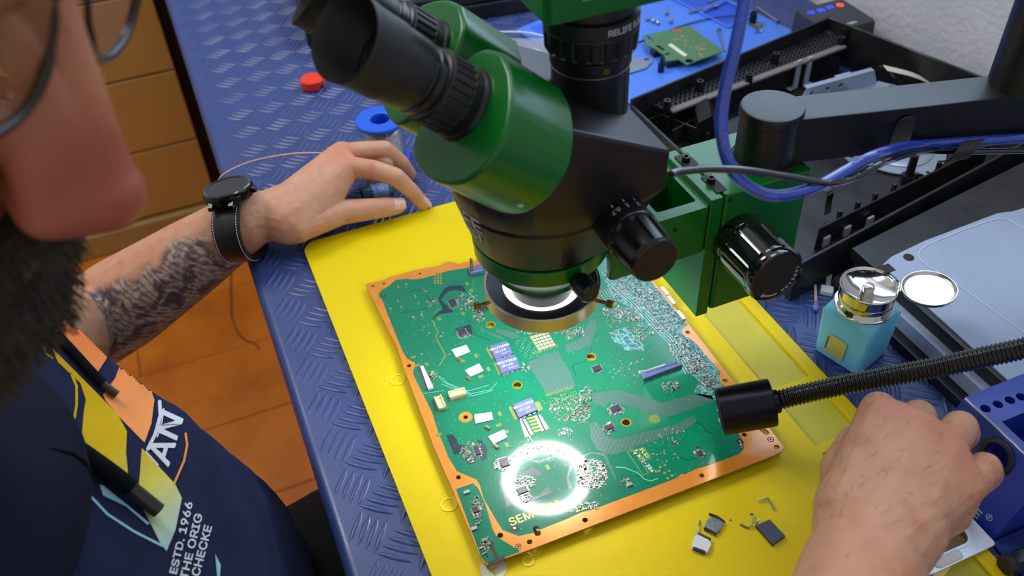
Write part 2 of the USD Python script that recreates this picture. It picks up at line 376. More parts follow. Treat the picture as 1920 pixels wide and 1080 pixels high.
m_dense = usdkit.material(stage, '/World/Looks/dense_tracks', {'tc': ('texture_coordinate', {}), 'v': ('voronoi_texture', {'scale': 420., 'metric': 'manhattan', 'feature': 'f1'}),
    'n': ('noise_texture', {'scale': 160., 'detail': 3.}), 'r': ('rgb_ramp', {'ramp': [(0, lin(8, 96, 88)), (.42, lin(14, 112, 92)), (.5, lin(110, 170, 160)), (.58, lin(18, 92, 96)), (1, lin(12, 70, 84))]}),
    'b': ('bump', {'strength': 1., 'distance': .0003}),
    'p': ('principled_bsdf', {'roughness': .3, 'coat_weight': 1., 'coat_roughness': .16})},
    [('tc.object', 'v.vector'), ('tc.object', 'n.vector'), ('n.fac', 'r.fac'), ('r.color', 'p.base_color'), ('v.distance', 'b.height'), ('b.normal', 'p.normal'), ('b.normal', 'p.coat_normal')], surface='p.BSDF')

pcb_c = B(1050, 740)
pcb = thing('circuit_board', 'large green circuit board with copper border under the microscope', 'circuit board', (pcb_c[0], pcb_c[1], ZS))
edge_r = B(1378, 719)[0]+.0005
outl = Bs((685, 534), (688, 532), (718, 525.5), (730, 519.5), (777, 507), (827, 497), (830, 494.5), (840, 490.5), (848, 491), (860, 495), (898, 486))
tr = np.array([edge_r, .592])
right = Bs((1247, 546), (1285, 600), (1378, 719), (1462, 828), (1470, 838), (1466, 846), (1456, 852))
right[0] = np.array([edge_r, right[0][1]]); 
out_poly = sg.Polygon([*outl, np.array([edge_r-.05, .597]), tr, *right[1:], *Bs((1200, 951), (1000, 1028), (913, 1059), (907, 1055), (900, 1043), (850, 922), (815, 842), (757, 690), (746, 655))])
holes_px = [(699, 537.5, 3.2), (720, 531.5, 2.6), (787, 513.5, 3.2), (767, 685.5, 4.4), (859.5, 895, 4.6), (938, 1003.5, 5.6), (993, 1016, 5.2), (1097, 975, 5.2), (1315.6, 891.6, 4.8), (1396, 815, 4.6),
            (1456, 838, 5.2), (1289.5, 623, 4.4), (1360, 714, 5.2), (970, 722, 7.6), (1108, 669, 7.6), (1174, 792, 7.6), (920, 609, 7.0), (873, 782, 4.4), (1445, 824, 2.0), (972, 1024.5, 2.0)]
def hole(px, py, r): q = B(px, py); return circ(q[0], q[1], r/ (F/((P(px, py, ZB)-C)@fw)), 20)
hole_u = unary_union([hole(*h) for h in holes_px])
oval = unary_union([sg.LineString(Bs((1005.5, 991), (1008, 1000))).buffer(.0021), sg.LineString(Bs((1429, 805), (1437, 811))).buffer(.0021)])
out_h = out_poly.difference(hole_u).difference(oval)
obj('substrate', prism(out_h, ZS, ZB-.0002), m_sub, pcb, smooth=False)
obj('copper_border', prism(out_h, ZB-.0002, ZB), m_cop, pcb, smooth=False)
mask_px = [(717, 563), (710, 555), (711, 549), (716, 544), (728, 537), (742, 525), (762, 522.5), (775, 524), (793, 522), (807, 517.5), (840, 508), (877, 502), (900, 496)]
mask_top = [np.array([edge_r-.06, .5905]), np.array([edge_r-.0006, .5905]), np.array([edge_r-.0006, B(1283, 598)[1]])]
mask_r = [(1290, 609), (1282, 614), (1279, 620), (1280, 627), (1288, 632), (1300, 640), (1308, 647), (1327, 670), (1350, 698), (1348, 707), (1350, 718), (1360, 725), (1372, 742), (1381, 770), (1383, 810), (1394, 829), (1394, 843), (1384, 852),
          (1324, 874), (1303, 880), (1283, 890), (1278, 888), (1267, 897), (1120, 952), (1089, 961), (1068, 971), (1030, 986), (1000, 999), (973, 1005), (942, 994), (930, 975), (907, 935), (899, 908), (893, 899), (856, 883), (850, 872), (841, 858), (831, 832), (823, 815), (810, 773), (795, 743), (780, 713), (775, 702), (775, 694), (779, 686), (778, 680), (772, 677), (763, 672), (755, 659), (743, 630), (728, 592)]
mask = sg.Polygon([*Bs(*mask_px), *mask_top, *Bs(*mask_r)]).buffer(0)
mask2 = sg.Polygon(Bs((855, 917), (887, 906), (897, 916), (910, 945), (924, 993), (930, 1004), (944, 1014), (972, 1031), (974, 1035), (915, 1056), (911, 1056), (902, 1044))).buffer(0)
mask = unary_union([mask, mask2])
pad_rings = [(970, 722, 9.6), (1108, 669, 9.6), (1174, 792, 9.8), (920, 609, 9.0), (873, 782, 13.)]
mask = mask.difference(unary_union([hole(*h) for h in pad_rings])).difference(hole_u).difference(oval)
obj('solder_mask', prism(mask, ZB, ZB+.00008), m_msk, pcb, smooth=False)
ring_gold = [prism(hole(*h).difference(hole(h[0], h[1], h[2]-2.0)), ZB, ZB+.00006) for h in pad_rings[:4]]
obj('hole_ring', cat_(ring_gold), m_gold, pcb, smooth=False)
obj('hole_ring', cat_([prism(hole(x, y, 6).difference(hole(x, y, 4.6)), ZB, ZB+.0001) for x, y in ((1445, 824), (972, 1024.5))]), m_hole, pcb, smooth=False)
Z1 = ZB+.00008
def flat(name, polys, m, dz=.00006, z=Z1, clip=True, **kw):
    g = unary_union([sg.Polygon(Bs(*p)).buffer(0) for p in polys])
    if clip: g = g.intersection(mask)
    return obj(name, prism(g, z, z+dz), m, pcb, smooth=False, **kw)
def crop(ox, oy, s, pts): return [(ox+x/s, oy+y/s) for x, y in pts]
# regions of bare dark mask
flat('dark_region', [crop(680, 480, 6, [(780, 710), (830, 650), (900, 600), (850, 480), (910, 380), (970, 340), (1120, 330), (1170, 410), (1060, 380), (960, 400), (920, 440), (880, 500), (1000, 600), (1020, 630), (850, 660), (790, 720)]),
                     crop(680, 480, 6, [(1250, 560), (1400, 500), (1440, 540), (1420, 600), (1330, 650), (1290, 640)]), crop(680, 480, 6, [(1040, 820), (1205, 770), (1240, 880), (1100, 930)])], m_navy)
flat('dark_region', [crop(800, 800, 6, [(225, 100), (290, 85), (340, 150), (350, 200), (420, 215), (430, 250), (380, 290), (340, 310), (310, 320), (240, 150)]),
                     crop(800, 800, 6, [(560, 150), (620, 155), (680, 240), (680, 360), (620, 390), (590, 330), (600, 200)]),
                     crop(800, 800, 6, [(810, 610), (890, 570), (930, 565), (870, 640), (850, 650), (900, 800), (960, 830), (950, 870), (880, 930), (850, 925), (900, 880)]),
                     crop(800, 800, 6, [(1060, 520), (1200, 460), (1300, 520), (1290, 560), (1180, 550), (1150, 570), (1060, 545)]), crop(800, 800, 6, [(1330, 700), (1370, 670), (1405, 745), (1180, 830), (1160, 935), (1130, 940), (1085, 870), (1060, 830), (1270, 770)])], m_navy)
flat('dark_region', [crop(940, 600, 6, [(890, 895), (925, 880), (990, 990), (960, 1010)]), crop(940, 740, 6, [(700, 262), (960, 175), (965, 190), (710, 272)])], m_navy)
# bundles of fine traces
flat('trace_bundle', [crop(940, 600, 6, [(290, 480), (480, 390), (640, 355), (780, 600), (835, 740), (620, 810), (510, 840)])], m_try)
flat('trace_bundle', [[(1108, 738), (1160, 731), (1240, 756), (1303, 738), (1335, 742), (1338, 752), (1310, 762), (1250, 783), (1160, 756), (1112, 752)], crop(940, 600, 6, [(1010, 880), (1180, 820), (1330, 790), (1500, 850), (1500, 930), (1240, 900), (1160, 980), (1040, 930)])], m_trd)
flat('trace_bundle', [[(1105, 795), (1118, 790), (1136, 817), (1152, 824), (1265, 797), (1300, 779), (1305, 788), (1297, 799), (1250, 817), (1155, 852), (1135, 851), (1120, 843), (1108, 822)]], m_tre)
flat('trace_bundle', [crop(940, 600, 6, [(1000, 0), (1075, 0), (1060, 120), (1000, 290), (750, 375), (710, 290), (910, 200), (940, 100)])], m_tre)
flat('trace_bundle', [crop(680, 480, 6, [(1240, 560), (1290, 640), (1330, 660), (1300, 760), (1400, 850), (1560, 900), (1560, 940), (1440, 890), (1330, 830), (1290, 720)]), crop(940, 600, 6, [(-60, 90), (60, 120), (170, 150), (210, 190), (120, 210), (40, 180), (-60, 140)])], m_trd)
flat('trace_bundle', [crop(940, 740, 6, [(280, 705), (330, 720), (420, 745), (620, 680), (760, 740), (1000, 650), (1170, 655), (1290, 930), (1280, 960), (1150, 690), (1010, 665), (770, 775), (620, 700), (420, 775), (330, 750)]),
                      crop(940, 740, 6, [(770, 790), (800, 830), (760, 930), (800, 1060), (760, 1060), (730, 930)])], m_tre)
flat('dense_tracks', [[(1128, 512), (1150, 492), (1180, 500), (1225, 540), (1262, 575), (1285, 602), (1281, 616), (1300, 641), (1325, 670), (1348, 698), (1348, 716), (1372, 745), (1370, 765), (1345, 752), (1300, 738), (1310, 715), (1285, 690), (1250, 640), (1215, 610), (1180, 575), (1150, 560)],
                      crop(1100, 480, 6, [(250, 860), (430, 800), (640, 1000), (640, 1075), (430, 1060), (300, 960)])], m_dense)
flat('green_pad', [crop(1100, 480, 6, [(200, 610), (260, 570), (400, 545), (470, 630), (450, 690), (300, 735), (270, 720)])], m_msk, z=Z1+.00006)
sq = []
for (x, y) in ((285, 628), (350, 610), (312, 672), (385, 652)): sq.append(crop(1100, 480, 6, [(x-28, y-8), (x+20, y-24), (x+34, y+8), (x-14, y+24)]))
flat('test_square', sq, m_trx, z=Z1+.00012)
# parallel lines of the right side
def lines(name, pls, w, m, z=Z1+.00006, **kw):
    g = unary_union([sg.LineString(Bs(*p)).buffer(w, cap_style=2, join_style=2) for p in pls]); obj(name, prism(g, z, z+.00006), m, pcb, smooth=False, **kw)
m_line = mat('light_track', lin(120, 196, 176), .3, coat=1, crough=.1); m_dline = mat('dark_track', lin(4, 70, 60), .3, coat=1, crough=.1)
base = [(1143, 522), (1180, 556), (1192, 566), (1232, 610), (1262, 640), (1296, 700)]
lines('track', [[(x+d*2.4, y-d*.6) for x, y in base] for d in (-4, -2, 0, 2)], .0003, m_line)
lines('track', [[(x+d*2.4, y-d*.6) for x, y in base] for d in (-3, -1, 1, 3, 4)], .00035, m_dline)
lines('track', [crop(740, 640, 6, p) for p in ([(480, 385), (550, 420), (590, 470), (740, 530), (860, 590), (1080, 545), (1150, 465)], [(500, 410), (570, 470), (700, 530), (870, 615), (1100, 555)], [(530, 480), (640, 530), (850, 555), (1070, 490)], [(320, 590), (560, 555)])], .00022, m_line)
lines('track', [crop(740, 640, 6, [(490, 0), (570, 160), (500, 280)]), crop(680, 480, 6, [(780, 720), (850, 860), (820, 905), (910, 1080)])], .0005, m_olive)
lines('track', [crop(680, 480, 6, [(1190, 720), (1270, 890), (1440, 950)]), crop(1120, 780, 4.908, [(680, 230), (760, 380), (830, 410), (920, 380)]), crop(940, 600, 6, [(1010, 320), (1020, 350), (960, 400), (940, 470), (820, 500), (800, 540), (850, 640)]), crop(1120, 780, 4.908, [(900, 60), (960, 80), (1000, 140), (1060, 160)]), crop(680, 480, 6, [(420, 640), (620, 610), (730, 580)]), crop(680, 480, 6, [(520, 410), (640, 380)]), crop(680, 480, 6, [(690, 400), (760, 510)])], .0003, m_dline)
lines('track', [crop(1120, 780, 4.908, [(170, 470), (250, 475), (380, 530), (430, 580), (490, 600), (560, 575)])], .00035, m_line)
lines('frame_line', [crop(1120, 780, 4.908, [(275, 330), (325, 305), (470, 525), (420, 545), (275, 330)]), crop(1120, 780, 4.908, [(370, 310), (430, 285), (490, 390), (435, 415), (370, 310)])], .00035, m_olive)
# ---- components in their places
def quad(px4, z0, h, m, name, c=.0002, **kw):
    q = np.array(Bs(*px4)); cen = q.mean(0); pts = []
    for p in q:
        d = p-cen; L = np.linalg.norm(d); inn = cen+d*(1-c*1.4/L)
        pts += [(*inn, z0), (*p, z0+c), (*p, z0+h-c), (*inn, z0+h)]
    return obj(name, hullp(pts), m, pcb, smooth=False, **kw), q
def bdir(px4): q = np.array(Bs(*px4)); x = q[1]-q[0]; return x/np.linalg.norm(x)
caps = [crop(740, 640, 6, [(1060, 75), (1262, 10), (1332, 150), (1130, 215)]), crop(740, 640, 6, [(1138, 228), (1348, 168), (1420, 318), (1200, 380)]), crop(940, 740, 6, [(122, 130), (340, 50), (410, 190), (195, 280)])]
for q4 in caps:
    o, q = quad(q4, ZB, .0022, m_slate, 'capacitor', .0003)
    c = q.mean(0); x = bdir(q4); T = lambda dx, dy: frame((c[0]+x[0]*dx-x[1]*dy, c[1]+x[1]*dx+x[0]*dy, ZB+.0022), [x[0], x[1], 0], [0, 0, 1])
    obj('lettering', cat_(text('NEC/TOKIN', .0021, T(0, .0028), .00005, True), text('0E128', .0022, T(-.001, -.0012), .00005), text('I2607-2', .0012, T(.002, -.0048), .00005)), m_print, o, smooth=False)
    edge = []
    for k, s in ((3, 0), (0, 1)):
        pass
    a, b = q[3], q[2]
    for t in (.12, .3, .55, .8):
        p = a+(b-a)*t; edge.append(box(p[0]-.0011, p[0]+.0011, p[1]-.0012, p[1]+.0006, Z1, ZB+.0009))
    obj('solder_joint', cat_(edge), m_silver, pcb, smooth=False)
flat('pad', [crop(740, 640, 6, [(1020, 80), (1060, 70), (1120, 190), (1090, 200)]), crop(740, 640, 6, [(1110, 240), (1138, 228), (1200, 370), (1170, 380)]), crop(940, 740, 6, [(80, 140), (122, 130), (190, 275), (150, 285)]), crop(940, 740, 6, [(370, 90), (430, 80), (470, 170), (410, 190)])], m_olive, .0001)
for q4 in (crop(940, 740, 6, [(205, 285), (270, 275), (365, 450), (265, 485)]), crop(940, 740, 6, [(370, 245), (440, 225), (540, 385), (460, 415)])):
    quad(q4, Z1, .0005, m_foil, 'contact_strip')
lines('strip_gap', [crop(940, 740, 6, [(225, 270), (325, 465)]), crop(940, 740, 6, [(395, 215), (490, 405)])], .0005, m_hole, z=Z1+.0005)
pads = []
for k in range(5): pads.append(crop(940, 740, 6, [(290+k*18, 262+k*36), (380+k*18, 240+k*36), (388+k*18, 258+k*36), (298+k*18, 280+k*36)]))
flat('pad', pads, m_gold, .0001)
foils = [crop(740, 640, 6, [(640, 102), (808, 48), (850, 122), (690, 186)]), crop(740, 640, 6, [(790, 335), (950, 256), (1002, 338), (850, 402)]), [(889, 778.5), (921.7, 774), (925, 788), (891.5, 796)], crop(800, 800, 6, [(688, 118), (870, 40), (908, 130), (752, 205)])]
for q4, (x, y) in zip(foils, ((861, 675), (878, 711), (914, 803), (930, 838))):
    quad(q4, ZB, .0012, m_foil, 'foil_patch', .0003)
    q = B(x, y); T = frame((q[0], q[1], Z1), [.25, -.97, 0], [0, 0, 1])
    obj('coaxial_socket', cat_([put(cbox(-.0024, .0024, -.0013, .0013, 0, .0012, .0003), T), put(cbox(-.001, .0024, -.0007, .0007, .0012, .0019, .0002), T)]), mat('bronze_socket', lin(150, 124, 92), .35, metal=.5), pcb, smooth=False)
# leaded chips
def qfp(px4, h=.0014, leads=8, both=True):
    o, q = quad(px4, ZB+.0002, h, m_chip, 'chip', .0002)
    ms = []
    for a, b in ((0, 1), (1, 2), (2, 3), (3, 0)):
        if not both and a % 2: continue
        d = q[b]-q[a]; n = np.array([d[1], -d[0]]); n /= np.linalg.norm(n); c = q.mean(0)
        if (q[a]-c)@n < 0: n = -n
        L = np.linalg.norm(d); dd = d/L; k = max(3, int(L/.0009))
        for i in range(k):
            p = q[a]+d*(i+.5)/k+n*.0006; T = frame((p[0], p[1], Z1), [dd[0], dd[1], 0], [0, 0, 1]); ms.append(put(box(-.0002, .0002, -.0007, .0007, 0, .0006), T))
    obj('chip_leads', cat_(ms), m_silver, pcb, smooth=False)
for q4 in (crop(680, 480, 6, [(1065, 850), (1140, 820), (1180, 885), (1095, 920)]), crop(680, 480, 6, [(965, 510), (1030, 490), (1065, 560), (1000, 590)]), crop(800, 800, 6, [(808, 385), (905, 350), (938, 440), (845, 475)]), crop(800, 800, 6, [(525, 235), (575, 222), (612, 318), (558, 335)]),
           crop(800, 800, 6, [(1005, 712), (1115, 675), (1145, 735), (1040, 775)]), crop(800, 800, 6, [(505, 920), (570, 905), (600, 965), (530, 985)]), crop(1140, 640, 6, [(18, 760), (115, 715), (150, 770), (50, 820)]), crop(940, 740, 6, [(1155, 370), (1240, 335), (1270, 380), (1190, 410)]), crop(940, 600, 6, [(1020, 545), (1100, 510), (1130, 560), (1050, 600)]), crop(1120, 780, 4.908, [(905, 340), (955, 320), (975, 365), (930, 385)]),
           crop(1100, 480, 6, [(225, 110), (330, 80), (400, 140), (280, 190)])):
    qfp(q4, both=len(q4) == 4)
# long board-to-board socket
o, q = quad(crop(1140, 640, 6, [(365, 385), (780, 255), (832, 295), (400, 455)]), ZB, .0035, m_slate, 'board_socket', .0006)
lines('socket_groove', [crop(1140, 640, 6, [(425, 388), (770, 278)])], .0004, m_chip, z=ZB+.0035)
pins = []
a, b = B(*crop(1140, 640, 6, [(350, 365)])[0]), B(*crop(1140, 640, 6, [(640, 268)])[0])
for k in range(26): p = a+(b-a)*k/25; pins.append(box(p[0]-.0002, p[0]+.0002, p[1]-.0009, p[1]+.0011, Z1, Z1+.0005))
obj('socket_pins', cat_(pins), m_silver, pcb, smooth=False)
# cream connectors and flat-cable connector
def conn(pa, pb, w, h, m, name, wall=.0007):
    a, b = B(*pa), B(*pb); d = b-a; L = np.linalg.norm(d); x = d/L; T = frame((*((a+b)/2), ZB), [x[0], x[1], 0], [0, 0, 1])
    o = cat_([put(cbox(-L/2, L/2, -w/2, w/2, 0, h*.45, .0002), T)]+[put(cbox(-L/2, L/2, s*w/2-wall*(s > 0), s*w/2+wall*(s < 0), 0, h, .0002), T) for s in (-1, 1)]+[put(cbox(s*L/2-wall*(s > 0), s*L/2+wall*(s < 0), -w/2, w/2, 0, h*.8, .0002), T) for s in (-1, 1)])
    p = obj(name, o, m, pcb, smooth=False)
    k = int(L/.0012)
    obj('connector_pins', cat_([put(box(-L/2+(i+.5)*L/k-.0002, -L/2+(i+.5)*L/k+.0002, -w/2-.0018, -w/2+.0002, Z1-ZB, .0006), T) for i in range(k)]), m_silver, pcb, smooth=False)
conn(crop(740, 640, 6, [(615, 640)])[0], crop(740, 640, 6, [(800, 590)])[0], .0062, .0046, m_cream, 'wire_connector')
conn(crop(740, 640, 6, [(540, 780)])[0], crop(740, 640, 6, [(485, 650)])[0], .0058, .0046, m_cream, 'wire_connector')
conn(crop(740, 640, 6, [(320, 330)])[0], crop(740, 640, 6, [(400, 530)])[0], .0050, .0022, mat('grey_connector', lin(96, 92, 96), .5), 'ribbon_connector')
quad(crop(740, 640, 6, [(288, 300), (325, 296), (440, 540), (378, 558)]), ZB, .0026, m_foil, 'ribbon_latch', .0003)
# corner socket with brass pillar beside the microscope
q4 = crop(680, 480, 6, [(1180, 170), (1340, 125), (1365, 200), (1215, 230)])
quad(q4, ZB, .0045, m_slate, 'corner_socket', .0006)
q = B(*crop(680, 480, 6, [(1232, 205)])[0]); 
obj('brass_pillar', cyl((q[0], q[1], ZB+.004), (q[0]+.0002, q[1], ZB+.0175), .0013, 16, .0002), mat('brass', lin(188, 160, 70), .25, metal=1.), pcb)
# solder blobs of the upper left
for x, y, r in ((493, 335, 18), (400, 358, 15), (398, 515, 13), (590, 465, 15), (628, 540, 14), (435, 590, 14), (310, 612, 20), (570, 712, 22), (665, 685, 21), (740, 580, 11), (668, 636, 9), (840, 605, 9), (822, 638, 9)):
    q = B(680+x/6, 480+y/6); rr = r/6/2300
    obj('solder_blob', put(lathe([(0, 0), (rr, 0), (rr*.8, rr*.9), (rr*.35, rr*1.8), (0, rr*2.0)], 14), trans(q[0], q[1], Z1)), m_silver, pcb)
# ball pads
def grid(o, u, v, nu, nv, r, m, name, keep=None, h=.0002, kind=None, sq_=False):
    ms = []
    for i in range(nu):
        for j in range(nv):
            if keep and not keep(i, j): continue
            p = B(o[0]+u[0]*i+v[0]*j, o[1]+u[1]*i+v[1]*j)
            ms.append(box(p[0]-r, p[0]+r, p[1]-r, p[1]+r, Z1, Z1+h) if sq_ else put(lathe([(0, 0), (r, 0), (r*.7, h), (0, h*1.3)], 6), trans(p[0], p[1], Z1)))
    return obj(name, cat_(ms), m, pcb, smooth=False, kind=kind)
lines('pad_frame', [crop(940, 600, 6, [(320, 190), (465, 145), (555, 280), (410, 330), (320, 190)])], .0004, m_olive)
grid((998.5, 633), (6.6, -2.0), (3.3, 5.3), 5, 5, .00125, m_tan, 'ball_pad', sq_=True)
grid((964, 641), (4.6, -1.4), (2.7, 3.6), 8, 10, .0005, m_silver, 'ball_pad', keep=lambda i, j: not (i >= 6 and j < 6) and (i+j) % 3, kind='stuff')
grid((992, 627), (4, -1.2), (0, 0), 12, 1, .0006, m_gold, 'ball_pad')
grid((1000, 661), (4, -1.25), (1.4, 2.2), 12, 2, .0006, m_gold, 'ball_pad')
grid((1024, 740), (4, -1.25), (1.6, 2.6), 13, 2, .0006, m_gold, 'ball_pad')
grid((1122, 548), (5.6, -1.2), (3., 3.6), 6, 6, .0009, m_silver, 'ball_pad', h=.0006)
grid((1018, 752), (5., -1.5), (3., 3.8), 14, 11, .0005, m_gold, 'ball_pad', keep=lambda i, j: (i*7+j*5+i*j) % 4 < 2, kind='stuff')
# gold test pads
tp = [(815.7+i*5.5, 512+j*4.6+i*.4) for i in range(3) for j in range(5)]
for x, y in ((1238, 876), (1247, 872), (1236, 883), (1246, 887), (1255, 883), (1252, 897), (1260, 892), (1230, 884)):
    tp.append((x, y))
for x, y in tp: obj('test_pad', prism(circ(*B(x, y), .0010, 12), Z1, Z1+.0001), m_gold, pcb, smooth=False)
olive = [(925, 658), (930, 670), (867, 677), (893, 667), (916, 692), (902, 706), (823, 815), (937, 776), (935, 797), (949, 810), (950, 834), (775, 670), (783, 685), (800, 683), (1027, 876), (1060, 870), (985, 895), (936, 812), (824, 598), (876, 532), (884, 545), (878, 563), (868, 588), (889, 594)]
for x, y in olive:
    q = B(x, y)
    obj('pad', put(box(-.0021, .0021, -.0013, .0013, Z1, Z1+.0001), trans(q[0], q[1], 0)@rotz(rnd.choice([0, math.pi/2]))), m_olive, pcb, smooth=False)
q = B(1227, 786); obj('round_pad', prism(circ(q[0], q[1], .0042, 32), Z1, Z1+.0001), m_olive, pcb, smooth=False)
# swarms of tiny parts, as real little blocks: silver ends, brown or black bodies
def swarm(spots, seed):
    r = random.Random(seed); br, sv, bk, wt = [], [], [], []
    for (cx, cy, rx, ry, n, big) in spots:
        for _ in range(n):
            a, rad = r.random()*6.283, math.sqrt(r.random())
            x, y = cx+rx*rad*math.cos(a), cy+ry*rad*math.sin(a); p = B(x, y)
            if not mask.contains(sg.Point(*p)): continue
            L, w, h = (.0011, .0006, .0005) if r.random() > big else (.0020, .0012, .0008)
            t = r.choice([0, 0, math.pi/2, math.pi/2, math.pi/4]); T = trans(p[0], p[1], Z1)@rotz(t)
            k = r.random()
            (br if k < .3 else bk if k < .6 else wt).append(put(box(-L*.5, L*.5, -w/2, w/2, 0, h), T))
            sv += [put(box(s*L*.5, s*L*.72, -w/2, w/2, 0, h*.95), T) for s in (-1, 1)]
    return br, bk, sv, wt
br, bk, sv, wt = swarm([(875, 566, 22, 18, 80, .1), (900, 590, 10, 16, 24, .1), (868, 626, 14, 9, 26, .1), (812, 568, 14, 6, 16, .1), (795, 545, 6, 5, 8, .1), (810, 712, 9, 16, 26, .2), (885, 848, 22, 20, 95, .1), (942, 870, 16, 12, 60, .1), (985, 905, 20, 12, 70, .1), (985, 932, 12, 9, 30, .1),
    (895, 958, 9, 26, 46, .2), (910, 1025, 9, 20, 24, .3), (1110, 890, 30, 28, 330, .12), (1060, 765, 30, 26, 110, .05), (1090, 768, 20, 30, 90, .1), (1060, 810, 14, 9, 26, .1), (1155, 770, 16, 10, 36, .15), (1140, 805, 10, 12, 24, .15), (1075, 625, 22, 14, 64, .1), (1100, 740, 16, 16, 40, .1), (985, 690, 8, 10, 16, .1), (1255, 725, 18, 12, 36, .15), (1180, 590, 26, 14, 90, .1), (1150, 590, 20, 26, 80, .1), (1200, 622, 26, 16, 70, .1), (1170, 530, 22, 26, 120, .1), (1215, 560, 26, 26, 150, .15), (1245, 600, 22, 26, 110, .12),
    (1275, 650, 20, 26, 110, .12), (1305, 680, 20, 22, 130, .12), (1330, 715, 16, 18, 80, .12), (1355, 770, 10, 26, 40, .12), (1312, 846, 10, 12, 18, .25), (1260, 815, 26, 14, 26, .05), (1390, 838, 4, 8, 6, .4), (1230, 845, 50, 26, 34, .03), (1020, 850, 60, 18, 40, .02), (1000, 830, 30, 12, 16, .02), (820, 640, 40, 40, 26, .02), (1180, 690, 40, 30, 40, .03), (980, 560, 60, 40, 90, .1), (1050, 540, 60, 40, 120, .1), (1015, 622, 50, 6, 60, .05), (1110, 948, 26, 8, 24, .2), (1180, 905, 16, 8, 14, .3)], 11)
obj('tiny_component', cat_(br), m_brown, pcb, smooth=False, kind='stuff'); obj('tiny_component', cat_(bk), m_chip, pcb, smooth=False, kind='stuff'); obj('tiny_component', cat_(wt), m_tan, pcb, smooth=False, kind='stuff'); obj('solder_end', cat_(sv), m_silver, pcb, smooth=False, kind='stuff')
# small specks: vias all over the mask
vi = []
r = random.Random(5)
mb = mask.bounds
for _ in range(900):
    p = sg.Point(r.uniform(mb[0], mb[2]), r.uniform(mb[1], mb[3]))
    if mask.contains(p): vi.append(put(lathe([(0, 0), (.00035, 0), (.00035, .00007), (0, .00007)], 6), trans(p.x, p.y, Z1)))
obj('via', cat_(vi), mat('via_green', lin(90, 170, 130), .3), pcb, smooth=False, kind='stuff')
# black squares, corner parts
for x, y, s in ((719.5, 554, .0016), (1387, 828, .0022), (965, 990.5, .0022)):
    q = B(x, y); obj('fiducial', box(q[0]-s, q[0]+s, q[1]-s, q[1]+s, Z1, Z1+.00012), m_hole, pcb, smooth=False); obj('fiducial_dot', box(q[0]-s*.35, q[0]+s*.35, q[1]-s*.35, q[1]+s*.35, Z1+.00012, Z1+.0002), m_silver, pcb, smooth=False)
for x, y in ((875, 924), (889, 992), (1180, 910)):
    q = B(x, y); obj('tantalum_capacitor', cat_([cbox(q[0]-.0022, q[0]+.0022, q[1]-.0012, q[1]+.0012, Z1, ZB+.0015, .0002)]), m_silver, pcb, smooth=False)
# slot cut at the lower left corner and socket shells at the right edge
lines('slot', [crop(800, 840, 4.5, [(545, 790), (560, 860), (600, 940)]), crop(800, 840, 4.5, [(520, 975), (600, 945), (660, 925)])], .0011, m_hole)
for x, y in ((1246, 545), (1258, 562), (1276, 590)):
    q = P(x, y, ZB+.002); o = rbox(q[0]-.0015, q[0]+.0022, q[1]-.0055, q[1]+.0055, ZB-.0004, ZB+.002, .0005, 3); obj('edge_socket', o, m_silver, pcb)
# letters
def on_board(s, px, py, h, m, bold=True, dx=(1, 0)): 
    q = B(px, py); obj('lettering', text(s, h, frame((q[0], q[1], Z1), [dx[0], dx[1], 0], [0, 0, 1]), .00008, bold), m, pcb, smooth=False)
m_silk = mat('yellow_print', lin(238, 210, 120), .4)
on_board('SEM-001', 1004, 961, .0060, m_silk); on_board('-11', 1082, 954, .0045, m_silk)
on_board('1-875-384', 1207, 864, .0028, m_print, dx=(.12, -.99)); on_board('FLS2', 1209, 850, .0028, m_silk, dx=(.12, -.99))
# what the board stands on
legs = []
for x, y, r_, sh in ((720, 560, .004, 0), (900, 1000, .004, 0), (1310, 880, .0042, 1), (1420, 830, .004, 0), (1200, 600, .005, 0), (1010, 985, .003, 1), (1060, 720, .006, 0)):
    q = P(x, y, ZB); legs.append(cyl((q[0], q[1], .0046), (q[0], q[1], ZS), r_, 20, .0006))
for l_ in legs: obj('underside_capacitor', l_, m_silver, pcb)
# ================================================================== microscope and its stand
MO = np.array([.180, .418, 0.])
def W(x, y, z): return np.array([MO[0]-x, MO[1]-y, z])
m_blk = mat('black_paint', lin(18, 19, 21), .38, spec=.5, bump=(1600, .00006))
m_blk2 = mat('black_plastic', lin(17, 17, 19), .32)
m_rubk = mat('black_rubber', lin(24, 22, 22), .5)
m_gloss = mat('gloss_black', lin(12, 12, 14), .12, coat=1., crough=.04)
m_grn = mat('green_enamel', lin(4, 98, 28), .32, spec=.3, coat=.35, crough=.18, bump=(1400, .00004))
m_alu = mat('brushed_aluminium', lin(190, 184, 160), .32, metal=.85)
m_dgrey = mat('dark_anodised', lin(62, 66, 74), .4, metal=.5)
m_brassd = mat('dark_brass', lin(150, 126, 62), .3, metal=1.)
m_letter = mat('grey_lettering', lin(176, 178, 182), .5)
def R3(T, m): return put(m, T)
EL = math.radians(42.3)
mic = thing('microscope', 'black and green stereo microscope with two eyepieces held over the circuit board', 'microscope', (MO[0], MO[1], .148))
